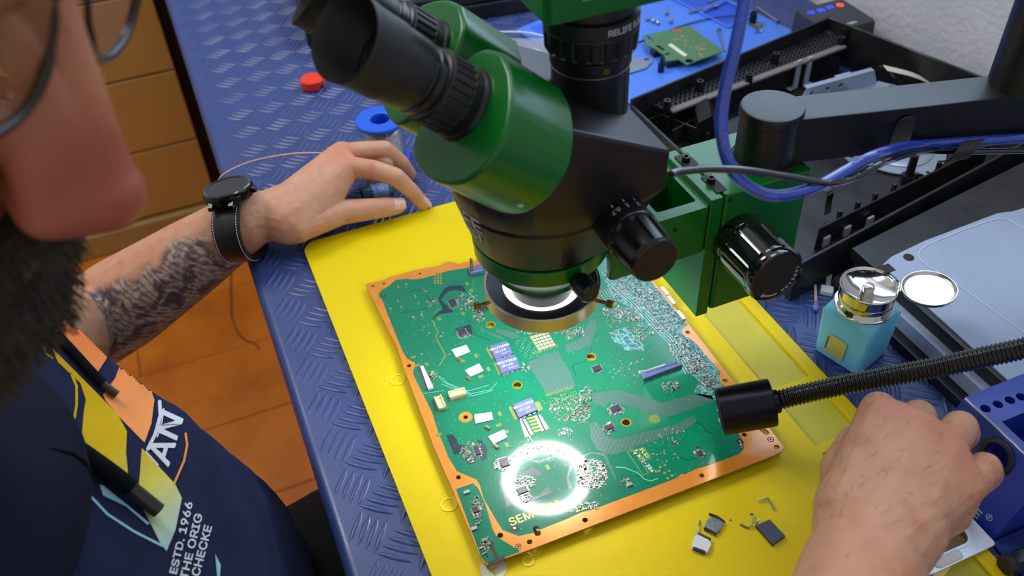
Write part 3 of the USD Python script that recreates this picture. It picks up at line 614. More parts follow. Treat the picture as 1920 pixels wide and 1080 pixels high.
# head casting
def section(z, R, xr, hr, grow=0.):
    a = np.linspace(0, 2*np.pi, 40, endpoint=False)
    pts = [W(R*math.cos(t), R*math.sin(t), z) for t in a]+[W(xr, s*hr, z) for s in (-1, 1)]
    return pts
rr_ = .003
lo = hullp(section(.1735, .0415, -.046, .034)+section(.205, .0500, -.050, .042))
hi = hullp(section(.2065, .0500, -.050, .042)+section(.222, .0545, -.052, .054)+section(.30, .0560, -.053, .0565))
def trim(man, p, n): n = np.array(n, float)/np.linalg.norm(n); return man.trim_by_plane((-n).tolist(), float(-(n@np.array(p))))
hm = toman(hi)
hm = trim(hm, W(.005, 0, .2735), [.5, 0, 1])          # deck falls towards the back
hm = trim(hm, W(.0235, 0, .261), [-math.cos(EL), 0, math.sin(EL)])
hiT = tomesh(hm)
sph = trimesh.creation.uv_sphere(rr_, count=[6, 10]).vertices
def rounded(m): return hullp((np.asarray(m.vertices)[:, None]+sph[None]).reshape(-1, 3))
obj('head', rounded(hiT), m_blk, mic, smooth=40)
obj('head_base', rounded(lo), m_blk, mic, smooth=40)
obj('seam_ring', hullp(section(.2035, .0531, -.0532, .0452)+section(.2075, .0531, -.0532, .0452)), m_blk2, mic, smooth=40)
obj('lens_barrel', put(lathe([(0, .1175), (.0190, .1175), (.0203, .1190), (.0220, .129), (.0220, .139), (.0262, .1425), (.0262, .151), (.028, .153), (.028, .174), (0, .174)], 48), trans(MO[0], MO[1], 0)), m_blk2, mic)
obj('objective_lens', put(lathe([(0, .1166), (.018, .1172), (.018, .118), (0, .118)], 40), trans(MO[0], MO[1], 0)), mat('lens_glass', lin(60, 70, 110), .03, spec=1., coat=1., crough=.02), mic)
# lettering bent round the front of the head
hd_tri = np.vstack([m_.triangles for m_ in (rounded(hiT), rounded(lo))])
def on_head(s, h, z, R, arc, name='lettering'):
    t = wrap_text(s, h, R, True, .0004, math.pi+arc); v = t.vertices.copy(); a0, e1, e2 = hd_tri[:, 0], hd_tri[:, 1]-hd_tri[:, 0], hd_tri[:, 2]-hd_tri[:, 0]
    for i, p in enumerate(v):
        rr = math.hypot(p[0], p[1]); d = np.array([p[0]/rr, p[1]/rr, 0]); o = np.array([MO[0], MO[1], z+p[2]])
        hh = np.cross(d, e2); det = (e1*hh).sum(1); inv = 1/np.where(abs(det) < 1e-14, 1e9, det); sv = o-a0; u_ = (sv*hh).sum(1)*inv; q = np.cross(sv, e1); w_ = (q@d)*inv; tt = (e2*q).sum(1)*inv
        k = (u_ >= -1e-6) & (w_ >= -1e-6) & (u_+w_ <= 1+1e-6) & (tt > 0); r_ = tt[k].max() if k.any() else R
        v[i] = o+d*(r_+(rr-R)+.0001)
    t.vertices = v; obj(name, t, m_letter, mic, smooth=False)
on_head('RELIFE', .0112, .2020, .0534, -.04); on_head('RL-M3T', .0068, .1905, .0506, .03)
# prism housings, mirrored pair
outp = np.array([(0, .0325), (.0165, .029), (.0317, .0204), (.041, .0109), (.0452, .0), (.0441, -.0141), (.0357, -.0278), (.0196, -.0376), (.0047, -.0414), (-.012, -.041), (-.021, -.034), (-.026, -.022), (-.0275, -.006), (-.025, .012), (-.0165, .026)])
cl = spline(np.vstack([outp, outp[:1]]), 5)
fa = W(.0539, .03, .2906); ev = np.array([-math.cos(EL), 0, math.sin(EL)])
def on_eye(sgn): return frame(W(.0539, sgn*.03, .2906), [0, -1, 0], ev)
for sgn in (1, -1):
    T = on_eye(sgn); pp = cl.copy(); pp[:, 0] *= sgn
    h = bprism(sg.Polygon(pp), -.046, 0, .0028, 4)
    obj('prism_housing', put(h, T), m_grn, mic, smooth=35)
    sc_ = W(.0539, sgn*.03, .2906)-ev*.030+np.array([0, -sgn*.036, 0])
    # eyepiece: knurled dioptre ring, neck, body and flared eyecup
    obj('eyepiece_barrel', put(lathe([(0, -.002), (.0200, -.002), (.0205, .0006), (.0200, .002), (.0188, .003), (.0188, .008), (0, .008)], 56), T), m_blk2, mic)
    obj('dioptre_ring', put(ribbed(.0196, .0075, .0235, 26, .0009, .5, 8), T), m_rubk, mic, smooth=25)
    obj('eyepiece_neck', put(lathe([(0, .023), (.0186, .023), (.0186, .0245), (.0170, .0255), (.0170, .0272), (.0181, .0280), (.0181, .0297), (.0168, .0305), (.0168, .033), (0, .033)], 56), T), m_blk2, mic)
    obj('eyepiece_body', put(lathe([(0, .0328), (.0178, .0328), (.0185, .0345), (.0192, .044), (.0196, .058), (.0180, .060), (.0150, .056), (0, .056)], 56), T), m_blk, mic)
    obj('eye_lens', put(lathe([(0, .0575), (.007, .0572), (.0125, .0562), (.0125, .0555), (0, .0555)], 40), T), mat('eye_lens_glass', lin(10, 16, 14), .03, coat=1., crough=.01, spec=1.), mic)
    # winged eyecup: rim height rises on the outer side
    n = 64; a = np.arange(n)*2*np.pi/n; lift = .5-.5*np.cos(a-(math.pi if sgn < 0 else 0)); rings = []
    for rad, z0, zl in ((.0200, .050, 0), (.0203, .060, .004), (.0212, .066, .009), (.0217, .0680, .0115), (.0211, .0685, .0118), (.0200, .066, .0090), (.0185, .060, .004), (.0150, .0565, 0)):
        rings.append(np.c_[rad*np.cos(a), rad*np.sin(a), z0+zl*lift])
    V = np.vstack(rings); f = []
    for i in range(len(rings)-1):
        for j in range(n): A_, B_, C_, D_ = i*n+j, i*n+(j+1) % n, (i+1)*n+(j+1) % n, (i+1)*n+j; f += [(A_, B_, C_), (A_, C_, D_)]
    obj('eyecup', put(TM(V, f, process=False), T), m_rubk, mic, smooth=50)
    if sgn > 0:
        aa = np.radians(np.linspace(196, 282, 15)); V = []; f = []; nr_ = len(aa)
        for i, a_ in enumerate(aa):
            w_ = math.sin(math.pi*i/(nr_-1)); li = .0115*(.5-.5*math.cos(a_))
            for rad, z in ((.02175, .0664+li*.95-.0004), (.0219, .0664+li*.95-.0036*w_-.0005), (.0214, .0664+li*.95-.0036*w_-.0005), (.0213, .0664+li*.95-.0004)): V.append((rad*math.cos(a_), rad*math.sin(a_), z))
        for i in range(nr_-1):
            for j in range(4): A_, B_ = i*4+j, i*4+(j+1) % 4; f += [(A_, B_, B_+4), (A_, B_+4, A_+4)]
        obj('eyecup_glint', put(TM(np.array(V), np.array(f), process=False), T), mat('pale_green_rubber', lin(96, 160, 120), .4), mic, smooth=60, label='pale green crescent painted as a reflection on the eyecup rim')  # crescent stands in for a green reflection on the black rubber
# little screw on the near housing and the axle between the two
T = on_eye(1)
obj('axle', put(cyl((-.030, -.014, -.046), (-.030, -.014, -.004), .012, 32, .001), T), m_blk2, mic)
q = PL(1020, 345, [0, 1, 0], MO[1]-.0715)
sc1 = T@np.array([.0398, -.0215, -.037, 1]); nrm = (T@np.array([.78, -.62, 0, 0]))[:3]
obj('housing_screw', put(lathe([(0, -.002), (.0016, -.002), (.0016, .0012), (.0008, .0012), (.0007, .0006), (0, .0006)], 16), frame(sc1[:3], None, nrm)), m_silver, mic)
# photo tube
TX = -.033
tb = lambda prof, n=56: put(lathe(prof, n), trans(*W(TX, 0, 0)))
obj('photo_tube', tb([(0, .236), (.0225, .236), (.0225, .280), (0, .280)]), m_blk2, mic)
obj('tube_collar', tb([(0, .2805), (.0229, .2805), (.0232, .2812), (.0232, .2885), (.0222, .2895), (0, .2895)]), m_blk2, mic)
obj('tube_joint', tb([(.0224, .2796), (.0230, .2800), (.0230, .2804), (.0224, .2806)]), m_alu, mic)
obj('tube_grip', put(ribbed(.0262, .2905, .3040, 22, .0008, .6, 8, .0268), trans(*W(TX, 0, 0))), m_blk2, mic, smooth=25)
obj('tube_top', tb([(0, .3035), (.0266, .3035), (.0268, .305), (.0268, .3125), (.0245, .3135), (.0245, .3225), (0, .3225)]), m_blk, mic)
obj('lettering', put(wrap_text('RELIFE 0.5X', .0034, .0268, True, .0003), trans(*W(TX, 0, .3085))@rotz(math.radians(-68))), m_letter, mic, smooth=False)
dcam = C-W(TX, 0, .284); ac = math.atan2(dcam[1], dcam[0])+math.radians(22); rv = np.array([math.cos(ac), math.sin(ac), 0])
obj('set_screw', put(lathe([(0, 0), (.0017, 0), (.0017, .0009), (.0008, .0009), (.0007, .0002), (0, .0002)], 18), frame(W(TX, 0, .2848)+rv*.0230, None, rv)), m_brassd, mic)
# zoom knobs on both sides
zk = np.array([.2065-.180, 0, .2065])
for s in (1, -1):
    base_ = W(-zk[0], s*.048, zk[2]); T = frame(base_, [1, 0, 0], [0, -s, 0])
    obj('zoom_knob', cat_([put(lathe([(0, 0), (.0150, 0), (.0158, .002), (.0160, .021), (.0152, .0225), (0, .0225)], 48), T), put(ribbed(.0155, .022, .0475, 10, .0016, .55, 8, .0146), T), put(lathe([(0, .0466), (.0138, .0466), (.0140, .0478), (.0132, .0486), (0, .0486)], 48), T)]), m_blk2, mic, smooth=30)
    if s > 0:
        ms = []
        for a, st in ((118, '0.7'), (92, '1'), (66, '2')):
            t = math.radians(a); u = np.array([math.cos(t), math.sin(t), 0]); nn = (T[:3, :3]@u); tang = T[:3, :3]@np.array([-math.sin(t), math.cos(t), 0]); ax_ = T[:3, 2]
            o = base_+nn*.0160
            ms.append(put(box(-.0004, .0004, -.0012, .0012, 0, .0002), frame(o+ax_*.0100, tang, nn)))
            ms.append(text(st, .0028, frame(o+ax_*.0150, tang, nn), .0002, True))
        obj('knob_numerals', cat_(ms), m_letter, mic, smooth=False)

# camera on top
camr = thing('microscope_camera', 'green box camera mounted on top of the microscope photo tube', 'camera', W(TX, 0, .3226))
x0, x1 = W(.008, 0, 0)[0], W(-.078, 0, 0)[0]
obj('body', bprism(rrect(x0, x1, MO[1]-.0325, MO[1]+.0325, .006, 6), .3228, .375, .0012, 3), m_grn, camr, smooth=35)
obj('mount_ring', tb([(0, .3222), (.0252, .3222), (.0252, .3230), (0, .3230)]), m_alu, camr)
obj('lettering', text('Sensor Size 1/2"', .0030, frame((.2075, MO[1]-.0326, .3342), [1, 0, 0], [0, -1, 0]), .0002), mat('cream_lettering', lin(190, 196, 150), .5), camr, smooth=False)

# ring light
RZ = .114
rl = thing('ring_light', 'round silver ring light with white glowing diffuser clamped under the microscope', 'ring light', (MO[0], MO[1], RZ))
tr_ = trans(MO[0], MO[1], 0)
obj('housing', put(lathe([(.0365, RZ+.0005), (.0385, RZ), (.0393, RZ+.001), (.0393, RZ+.0112), (.0386, RZ+.012), (.0378, RZ+.0119), (.0365, RZ+.0105), (.0365, RZ+.0005)], 96), tr_), m_alu, rl, smooth=35)
obj('top_plate', put(lathe([(.0366, RZ+.009), (.0377, RZ+.0116), (.0330, RZ+.0104), (.0266, RZ+.0085), (.0266, RZ+.0070), (.0366, RZ+.009)], 96), tr_), m_dgrey, rl, smooth=35)
m_led = mat('led_diffuser', (.8, .8, .8), .4, emit=((.93, .97, 1.), 44.0))
m_lip = mat('led_lip', (.85, .87, .9), .25, emit=((.93, .97, 1.), 1.5))
obj('diffuser', put(lathe([(.0275, RZ+.0020), (.0362, RZ+.0008), (.0362, RZ+.003), (.0275, RZ+.0042), (.0275, RZ+.0020)], 96), tr_), m_led, rl, smooth=35, label='white glowing diffuser ring')
obj('diffuser_lip', put(lathe([(.0206, RZ+.0040), (.0274, RZ+.0032), (.0274, RZ+.0060), (.0265, RZ+.0086), (.0258, RZ+.0088), (.0244, RZ+.0068), (.0206, RZ+.0060), (.0206, RZ+.0040)], 96), tr_), m_lip, rl, smooth=35, label='lit inner rim of the diffuser')
tch = -fw.copy(); tch[2] = 0; tch /= np.linalg.norm(tch); rth = RT.copy(); rth[2] = 0; rth /= np.linalg.norm(rth)
for al in (-68, 66, 172):
    d = tch*math.cos(math.radians(al))+rth*math.sin(math.radians(al)); o = np.array([MO[0], MO[1], RZ+.0062])
    obj('thumb_screw', cat_([cyl(o+d*.0268, o+d*.0490, .0013, 12, .0001), put(ribbed(.0026, 0, .0045, 12, .0003, .5, 4), frame(o+d*.0455, None, d))]), m_brassd, rl)

# ---- boom stand with focus block and ring bracket
st = thing('boom_stand', 'microscope boom stand with green focus block, tension knob and black swing arm', 'microscope stand', (.42, .40, .08))
obj('bracket_ring', put(lathe([(.0270, .1405), (.0300, .1398), (.0325, .1408), (.0350, .1470), (.0418, .1560), (.0436, .1585), (.0442, .1690), (.0436, .1697), (.0292, .1697), (.0270, .1405)], 96), tr_), m_grn, st, smooth=30)
dk = tch*math.cos(math.radians(27))+rth*math.sin(math.radians(27)); o = np.array([MO[0], MO[1], .1600])
obj('clamp_knob', cat_([cyl(o+dk*.038, o+dk*.048, .0022, 14), cyl(o+dk*.0445, o+dk*.0600, .0068, 28, .0015)]), m_blk2, st)
arm_o = rrect(.2140, .2842, .3850, .4455, .003); arm_i = rrect(.250, .2790, .3935, .4375, .002)
ringhole = circ(MO[0], MO[1], .0435, 96)
obj('bracket_arm', cat_([prism(arm_o.difference(arm_i).difference(ringhole), .1385, .1760), prism(arm_o.difference(ringhole).buffer(-.0002), .1385, .1425)]), m_grn, st, smooth=False)
obj('bracket_slab', bprism(rrect(.2844, .2938, .3850, .4455, .0008), .0775, .1800, .0006, 2), m_grn, st, smooth=35)
obj('focus_block', bprism(rrect(.2956, .3622, .3850, .4460, .0030), .0800, .1805, .0012, 3), m_grn, st, smooth=35)
obj('slide_gap', box(.2930, .2960, .3880, .4440, .0810, .1790), m_dark, st, smooth=False, label='dark strip for the shade in the dovetail gap')  # dark filling painted in for the shade between slab and block
obj('block_recess', cat_([prism(rrect(.2915, .2995, .3900, .4100, .0008), .1803, .1807), prism(rrect(.2880, .2985, .4230, .4380, .0008), .1803, .1807)]), m_dark, st, smooth=False)  # flat dark patches in place of shaded recesses
for x, y in ((.2945, .4020), (.2925, .4300)):
    obj('hex_bolt', put(lathe([(0, 0), (.0030, 0), (.0030, .0038), (.0016, .0040), (.0013, .0022), (0, .0022)], 6), trans(x, y, .1806)), m_blk2, st, smooth=False)
for px, py in ((1370, 376), (1266, 432)):
    q = PL(px, py, [0, 1, 0], .3848); obj('screw_hole', put(lathe([(0, 0), (.0016, 0), (.0016, .0003), (0, .0003)], 16), frame((q[0], .3849, q[2]), [1, 0, 0], [0, -1, 0])), m_dark, st)
kc = np.array([.3095, .3848, .1415]); T = frame(kc, [1, 0, 0], [0, -1, 0])
obj('knob_collar', put(lathe([(0, 0), (.0190, 0), (.0195, .001), (.0195, .0075), (.0188, .009), (0, .009)], 64), T), m_gloss, st)
obj('tension_knob', cat_([put(ribbed(.0205, .0088, .0395, 14, .0008, .82, 8, .0200), T), put(lathe([(0, .038), (.0196, .038), (.0203, .0395), (.0203, .0430), (.0196, .0446), (.0182, .0450), (.0178, .0443), (0, .0443)], 72), T)]), m_gloss, st, smooth=30)
obj('knob_disc', put(lathe([(0, .0443), (.0177, .0443), (.0177, .0447), (0, .0447)], 64), T), mat('matt_black', lin(20, 19, 20), .6), st)
ms = []
for k, ch in enumerate('TENSION'):
    a = math.radians(12-k*12.5); ms.append(text(ch, .0024, T@frame((.0150*math.cos(a), .0150*math.sin(a), .0446), [math.sin(a), -math.cos(a), 0], [0, 0, 1]), .0002, True))
arc = [(.0150*math.cos(math.radians(t)), .0150*math.sin(math.radians(t))) for t in range(-80, -126, -5)]
ms.append(put(prism(sg.LineString(arc).buffer(.0006, cap_style=2), .0446, .0448), T))
a = math.radians(-127); ms.append(put(prism([(.0150*math.cos(a)-.0016, .0150*math.sin(a)-.0002), (.0150*math.cos(a)+.0018, .0150*math.sin(a)+.0014), (.0150*math.cos(a)+.0006, .0150*math.sin(a)-.0022)], .0446, .0448), T))
obj('lettering', cat_(ms), m_letter, st, smooth=False)
pv = P(1449, 197, .221); pv = np.array([pv[0], pv[1], 0])
obj('pivot_seat', put(lathe([(0, .1800), (.0222, .1800), (.0222, .1822), (.0212, .1830), (0, .1830)], 64), trans(pv)), m_dark, st)
obj('pivot_post', put(lathe([(0, .1825), (.0196, .1825), (.0200, .184), (.0196, .2125), (.0206, .2135), (.0208, .2185), (.0200, .2205), (.0185, .2210), (0, .2210)], 72), trans(pv)), m_blk, st, smooth=35)
u = np.array([.965, -.262, 0]); u /= np.linalg.norm(u); n = np.array([-u[1], u[0], 0]); nr = P(1500, 225, .217); o = nr+n*.0145; o[2] = 0
o = o-u*((o-pv)@u)
T = np.eye(4); T[:3, 0] = u; T[:3, 1] = n; T[:3, 3] = o
obj('swing_arm', put(rbox(.006, .245, -.0145, .0145, .1835, .2172, .0012, 2), T), m_blk, st, smooth=35)
pp_ = P(1934, 168, .217); pp_ = np.array([pp_[0], pp_[1], 0]); pp_ = o+u*((pp_-o)@u)
obj('post', put(lathe([(0, .2165), (.0222, .2165), (.0225, .2172), (.0225, .52), (0, .52)], 64), trans(pp_)), m_blk, st, smooth=35)
obj('upper_arm', rbox(pp_[0]-.02, .7848, pp_[1]-.0165, pp_[1]+.0165, .470, .505, .002, 2), m_blk, st, smooth=35)
obj('wall_bracket', bprism(rrect(pp_[1]-.04, pp_[1]+.04, .44, .535, .006), 0, .006, .001, 2).apply_transform(np.array([[0, 0, 1, .7788], [1, 0, 0, 0], [0, 1, 0, 0], [0, 0, 0, 1.]])), m_blk, st, smooth=35)

# cables and straps
near = o-n*.0145
def onarm(px, py, out=.004):
    q = PL(px, py, n, (near-n*out)@n); return q
bcb = mat('blue_cable_jacket', lin(18, 50, 168), .25, spec=.6, coat=.6, crough=.12, var=(lin(90, 130, 225), 900, .35, 2.0))
c1 = thing('blue_cable', 'translucent blue cable looping down in front of the green focus block', 'cable', onarm(1650, 285))
pts = [D(1403, -60, .44), D(1396, 0, .445), D(1378, 90, .45), D(1357, 180, .46), D(1353, 250, .465), D(1372, 318, .47), D(1410, 354, .475), D(1460, 367, .48), D(1530, 350, .492), D(1590, 318, .505), D(1650, 288, .515), onarm(1720, 272, .008), onarm(1840, 264, .006), onarm(1960, 256, .005), onarm(2080, 248, .005)]
obj('jacket', tube(pts, .0033, 16, 8), bcb, c1, smooth=60)
c2 = thing('black_cable', 'thin glossy black cable running from the microscope head past the green focus block', 'cable', onarm(1650, 310))
pts = [D(1258, 327, .437), D(1275, 322, .442), D(1330, 317, .455), D(1400, 320, .465), D(1480, 332, .480), D(1550, 343, .492), D(1600, 334, .505), D(1660, 304, .512), onarm(1730, 285, .012), onarm(1840, 284, .009), onarm(1960, 282, .007), onarm(2080, 278, .006)]
obj('jacket', tube(pts, .0020, 14, 8), m_gloss, c2, smooth=60)
m_vel = mat('woven_strap', lin(40, 38, 38), .85, bump=(2400, .0002))
def strap(path_px, out, w, label):
    t = thing('cable_strap', label, 'strap', onarm(*path_px[0], out[0]), group=None)
    c = np.array([onarm(px, py, k) for (px, py), k in zip(path_px, out)]); c = spline(c, 8); V = []; f = []
    for i, p in enumerate(c):
        s = w*min(1., math.sqrt(max(.05, 1-(max(0, 5-i)/5.2)**2)))
        V += [p-u*s/2, p+u*s/2, p+u*s/2-n*.0012, p-u*s/2-n*.0012]
    for i in range(len(c)-1):
        for j in range(4): A_, B_ = i*4+j, i*4+(j+1) % 4; f += [(A_, B_, B_+4), (A_, B_+4, A_+4)]
    f += [(0, 1, 2), (0, 2, 3), (len(V)-4, len(V)-2, len(V)-3), (len(V)-4, len(V)-1, len(V)-2)]
    obj('band', TM(V, f, process=False), m_vel, t, smooth=50)
strap([(1704, 218), (1694, 240), (1686, 268), (1675, 288), (1655, 302), (1640, 296)], (.0012, .0014, .010, .019, .016, .006), .0125, 'black hook and loop strap on the swing arm nearer the green block')
strap([(1838, 256), (1822, 266), (1808, 284), (1795, 298), (1775, 300)], (.0012, .011, .017, .014, .006), .0125, 'dark woven strap on the swing arm nearer the upright post')
# ================================================================== things on the bench, far right: the opened console shells
m_abs = mat('black_shell', lin(20, 20, 24), .42, var=(lin(48, 46, 46), 40, .5), bump=(500, .0001), rvar=(30, .28, .6))
m_absd = mat('black_shell_plain', lin(17, 17, 21), .4)
m_zinc = mat('zinc_sheet', lin(168, 184, 202), .38, metal=.6)
m_grey = mat('grey_foam', lin(122, 112, 112), .9, bump=(900, .0006))
m_whit = mat('white_plastic', lin(222, 222, 220), .45)
def XY(px, py, z): return P(px, py, z)[:2]
QA, QB, QN, QR = XY(1555, 32, .05), XY(1185, 185, .05), XY(1500, 478, .05), np.array([.7755, .5035])
shell = thing('console_shell', 'opened black console bottom shell with vent grille standing behind the green focus block', 'console case', (.58, .6, 0))
def wall(a, b, z0, z1, t=.0028, name='side_wall', m=None, par=None):
    a, b = np.array(a), np.array(b); d = b-a; L = np.linalg.norm(d); d = d/L; T = frame((*((a+b)/2), 0), [d[0], d[1], 0], [0, 0, 1])
    return obj(name, put(cbox(-L/2-t/2, L/2+t/2, -t/2, t/2, z0, z1, .0006), T), m or m_abs, par or shell, smooth=False)
ins = lambda k: [np.array(p) for p in sg.Polygon([QA, QB, QN, QR]).buffer(-k, join_style=2).exterior.coords[:-1]]
wall(QA, QB, .0005, .05); wall(QB, QN, .0005, .043); wall(QN, QR, .0005, .040); wall(QR, QA, .0005, .05)
# vent band and its grille
va, vb, vc, vd = XY(1197, 184, .034), XY(1552, 52, .034), XY(1581, 84, .034), XY(1258, 207, .034)
ve = lambda s, t: (va*(1-s)+vb*s)*(1-t)+(vd*(1-s)+vc*s)*t
grill = []
def bar3(a, b, w, z0, z1):
    d = b-a; L = np.linalg.norm(d); d = d/L; return put(box(-L/2, L/2, -w/2, w/2, z0, z1), frame((*((a+b)/2), 0), [d[0], d[1], 0], [0, 0, 1]))
for k in range(42): grill.append(bar3(ve(k/41, 0), ve(k/41, 1), .0021, .0312, .034))
for k in range(8): grill.append(bar3(ve(0, k/7), ve(1, k/7), .0021 if 0 < k < 7 else .005, .0312, .034))
obj('vent_grille', cat_(grill), mat('vent_grey', lin(50, 50, 54), .5), shell, smooth=False)
for s in (.14, .36, .58, .80): obj('grille_plate', prism([ve(s, .12), ve(s+.05, .12), ve(s+.05, .48), ve(s, .48)], .0335, .0348), m_absd, shell, smooth=False)
floor_poly = sg.Polygon([vd, vc, QR+(QN-QR)*.01+np.array([-.003, .003]), QN+np.array([.003, .003]), QB+np.array([.004, -.03])])
obj('shell_floor', prism(floor_poly.buffer(-.001), .0006, .0035), m_abs, shell, smooth=False)
wall(vd, vc, .003, .034, .002, 'inner_wall')
gs, ge = XY(1258, 208, .036), XY(1583, 86, .036)
obj('foam_strip', put(rbox(-np.linalg.norm(ge-gs)/2, np.linalg.norm(ge-gs)/2, -.0042, .0042, .0343, .0375, .0012, 2), frame((*((gs+ge)/2), 0), [*(ge-gs), 0], [0, 0, 1])), m_grey, shell)
for px, py in ((1250, 207), (1311, 170), (1403, 157), (1453, 118), (1574, 88), (1583, 72)):
    q = XY(px, py, .034); obj('screw_boss', put(lathe([(0, .034), (.0042, .034), (.0038, .046), (.0020, .046), (.0018, .042), (0, .042)], 20), trans(q[0], q[1], 0)), m_absd, shell)
# near channel with an inner rib, pegs and clips
i0, i1 = XY(1535, 440, .02), XY(1850, 283, .02)
wall(i0, i1, .003, .028, .002, 'inner_rib')
for t in (.12, .22, .32, .43, .56, .70, .83):
    p = i0+(i1-i0)*t; obj('peg', put(cbox(-.0016, .0016, -.001, .003, .003, .032, .0004), trans(p[0], p[1]+.003, 0)), m_absd, shell, smooth=False)
for px, py in ((1550, 447), (1589, 428), (1632, 410)):
    q = XY(px, py, .012); obj('white_clip', put(cbox(-.0042, .0042, -.0012, .0012, .0036, .014, .0004), frame((q[0], q[1], 0), [.98, .17, 0], [0, 0, 1])), m_whit, shell, smooth=False)
for a, b in (((1215, 226), (1290, 200)), ((1262, 246), (1340, 205)), ((1210, 205), (1330, 252))):
    wall(XY(*a, .022), XY(*b, .022), .003, .024, .0016, 'cross_rib')
q = XY(1322, 235, .02)
obj('latch_block', put(hullp([(x, y, z) for x in (-.018, .018) for y, z in ((-.011, .003), (.012, .003), (.010, .034), (-.002, .042), (-.011, .030))]), frame((q[0], q[1], 0), [.42, .9, 0], [0, 0, 1])), m_absd, shell, smooth=False)
q = XY(1403, 240, .02); obj('drive_cradle', put(cbox(-.030, .030, -.020, .020, .0036, .024, .002), frame((q[0], q[1], 0), [.98, .2, 0], [0, 0, 1])), m_absd, shell, smooth=False)
q = XY(1700, 343, .004); obj('standoff', cat_([put(lathe([(0, .0035), (.0072, .0035), (.0072, .014), (0, .014)], 6), trans(q[0], q[1], 0)), put(lathe([(0, .013), (.0043, .013), (.0038, .036), (.0020, .036), (.0018, .032), (0, .032)], 24), trans(q[0], q[1], 0))]), mat('black_nylon', lin(26, 26, 28), .25), shell)
m_tape = mat('pale_tape', lin(172, 184, 196), .5)
for px, py, sgn in ((1497, 128, -1), (1517, 122, 1)):
    q = XY(px, py, .03); obj('tape_clip', cat_([put(cbox(-.0035, .0035, -.0012, .0012, .006, .040, .0004), frame((q[0], q[1], 0), [.98, .2, 0], [0, 0, 1])), put(cbox(-.0035, .0085, -.006, .0012, .005, .0065, .0004), frame((q[0], q[1], 0), [.98*sgn, .2*sgn, 0], [0, 0, 1]))]), m_tape, shell, smooth=False)
rib = [P(1545, 352, .034), P(1556, 362, .036), P(1553, 380, .026), P(1551, 400, .010)]
q = [tuple(p) for p in rib]
def ribbon(pts, wv, t=.0008):
    c = spline(pts, 8); wv = np.array(wv, float); V = []; f = []
    for i, p in enumerate(c):
        tg = c[min(i+1, len(c)-1)]-c[max(i-1, 0)]; nn = np.cross(tg, wv); nn /= np.linalg.norm(nn)+1e-9
        V += [p-wv/2, p+wv/2, p+wv/2+nn*t, p-wv/2+nn*t]
    for i in range(len(c)-1):
        for j in range(4): A_, B_ = i*4+j, i*4+(j+1) % 4; f += [(A_, B_, B_+4), (A_, B_+4, A_+4)]
    k = len(V); f += [(0, 2, 1), (0, 3, 2), (k-4, k-3, k-2), (k-4, k-2, k-1)]
    m = TM(V, f, process=False)
    if m.volume < 0: m.invert()
    return m
obj('flex_strap', ribbon(rib, [.008, .0015, 0]), m_gloss, shell, smooth=60)

# loose things inside the shell
mb = thing('metal_bracket', 'bent light grey metal bracket with round vent holes lying in the black console shell', 'bracket', (*XY(1575, 165, .03), .004))
ba, bb = XY(1508, 166, .050), XY(1637, 131, .050); d = bb-ba; L = np.linalg.norm(d); d /= L
T = frame((*ba, 0), [d[0], d[1], 0], [0, 0, 1])
Tv = T@np.array([[1, 0, 0, 0], [0, 0, -1, 0], [0, 1, 0, 0], [0, 0, 0, 1.]])
face = sg.Polygon([(-.004, .034), (L+.008, .034), (L+.001, .050), (.003, .050)])
for x in (.010, .030, .046, .100): face = face.difference(circ(x, .0425, .0026, 16))
obj('flange', put(prism(face, 0, .0012), Tv), m_zinc, mb, smooth=False)
obj('top_lip', put(prism(sg.Polygon([(.003, 0), (L+.001, 0), (L+.001, .005), (L*.72, .005), (L*.72, .008), (L*.5, .008), (L*.5, .005), (.003, .005)]), .0488, .050), T), m_zinc, mb, smooth=False)
pl_ = sg.Polygon([(-.004, -.062), (L+.022, -.062), (L+.026, -.022), (L+.012, -.0005), (-.004, -.0005)])
for i in range(4):
    for j in range(4): pl_ = pl_.difference(circ(.075+i*.0088+(j % 2)*.0044, -.016-j*.0076, .0034, 16))
pl_ = pl_.difference(sg.Polygon([(.022, -.006), (.058, -.006), (.060, -.028), (.026, -.034)]).buffer(.003))
obj('plate', put(prism(pl_, .0328, .034), T), m_zinc, mb, smooth=False)
for x in (.004, L+.006): obj('foot', put(box(x-.0015, x+.0015, -.05, -.03, .0036, .0329), T), m_zinc, mb, smooth=False)
dp = thing('round_metal_plate', 'round light grey metal plate with two tabs lying under the black swing arm', 'metal plate', (*XY(1685, 290, .006), .0036))
c = XY(1683, 278, .006); disc = circ(c[0], c[1], .046, 64)
for (px, py), w in (((1585, 296), .007), ((1748, 330), .006)):
    q = XY(px, py, .006); disc = disc.union(sg.LineString([c, q]).buffer(w, cap_style=2))
    disc = disc.difference(circ(*(q+(c-q)*.12), .0022, 12))
obj('plate', prism(disc, .0048, .0062), m_zinc, dp, smooth=False)
obj('dish', put(lathe([(0, .0040), (.030, .0040), (.034, .0062), (.034, .0072), (.029, .0095), (0, .0095)], 64), trans(c[0], c[1], 0)), m_zinc, dp)
ps = thing('paper_strip', 'white folded paper strip leaning inside the black console shell near the wall', 'paper', (*XY(1710, 150, .02), .0036))
a0, a1 = P(1660, 128, .040), P(1770, 170, .012)
obj('strip', ribbon([a0, (a0+a1)/2+np.array([0, 0, .004]), a1], [.008, .016, -.003], .0006), mat('paper', lin(214, 210, 196), .8), ps, smooth=60)
sw_ = thing('slim_black_strip', 'slim glossy black strip leaning beside the white paper in the console shell', 'plastic strip', (*XY(1655, 150, .02), .0036))
obj('strip', ribbon([P(1648, 122, .036), P(1700, 160, .024), P(1740, 186, .010)], [.010, .010, -.004], .002), m_gloss, sw_, smooth=60)

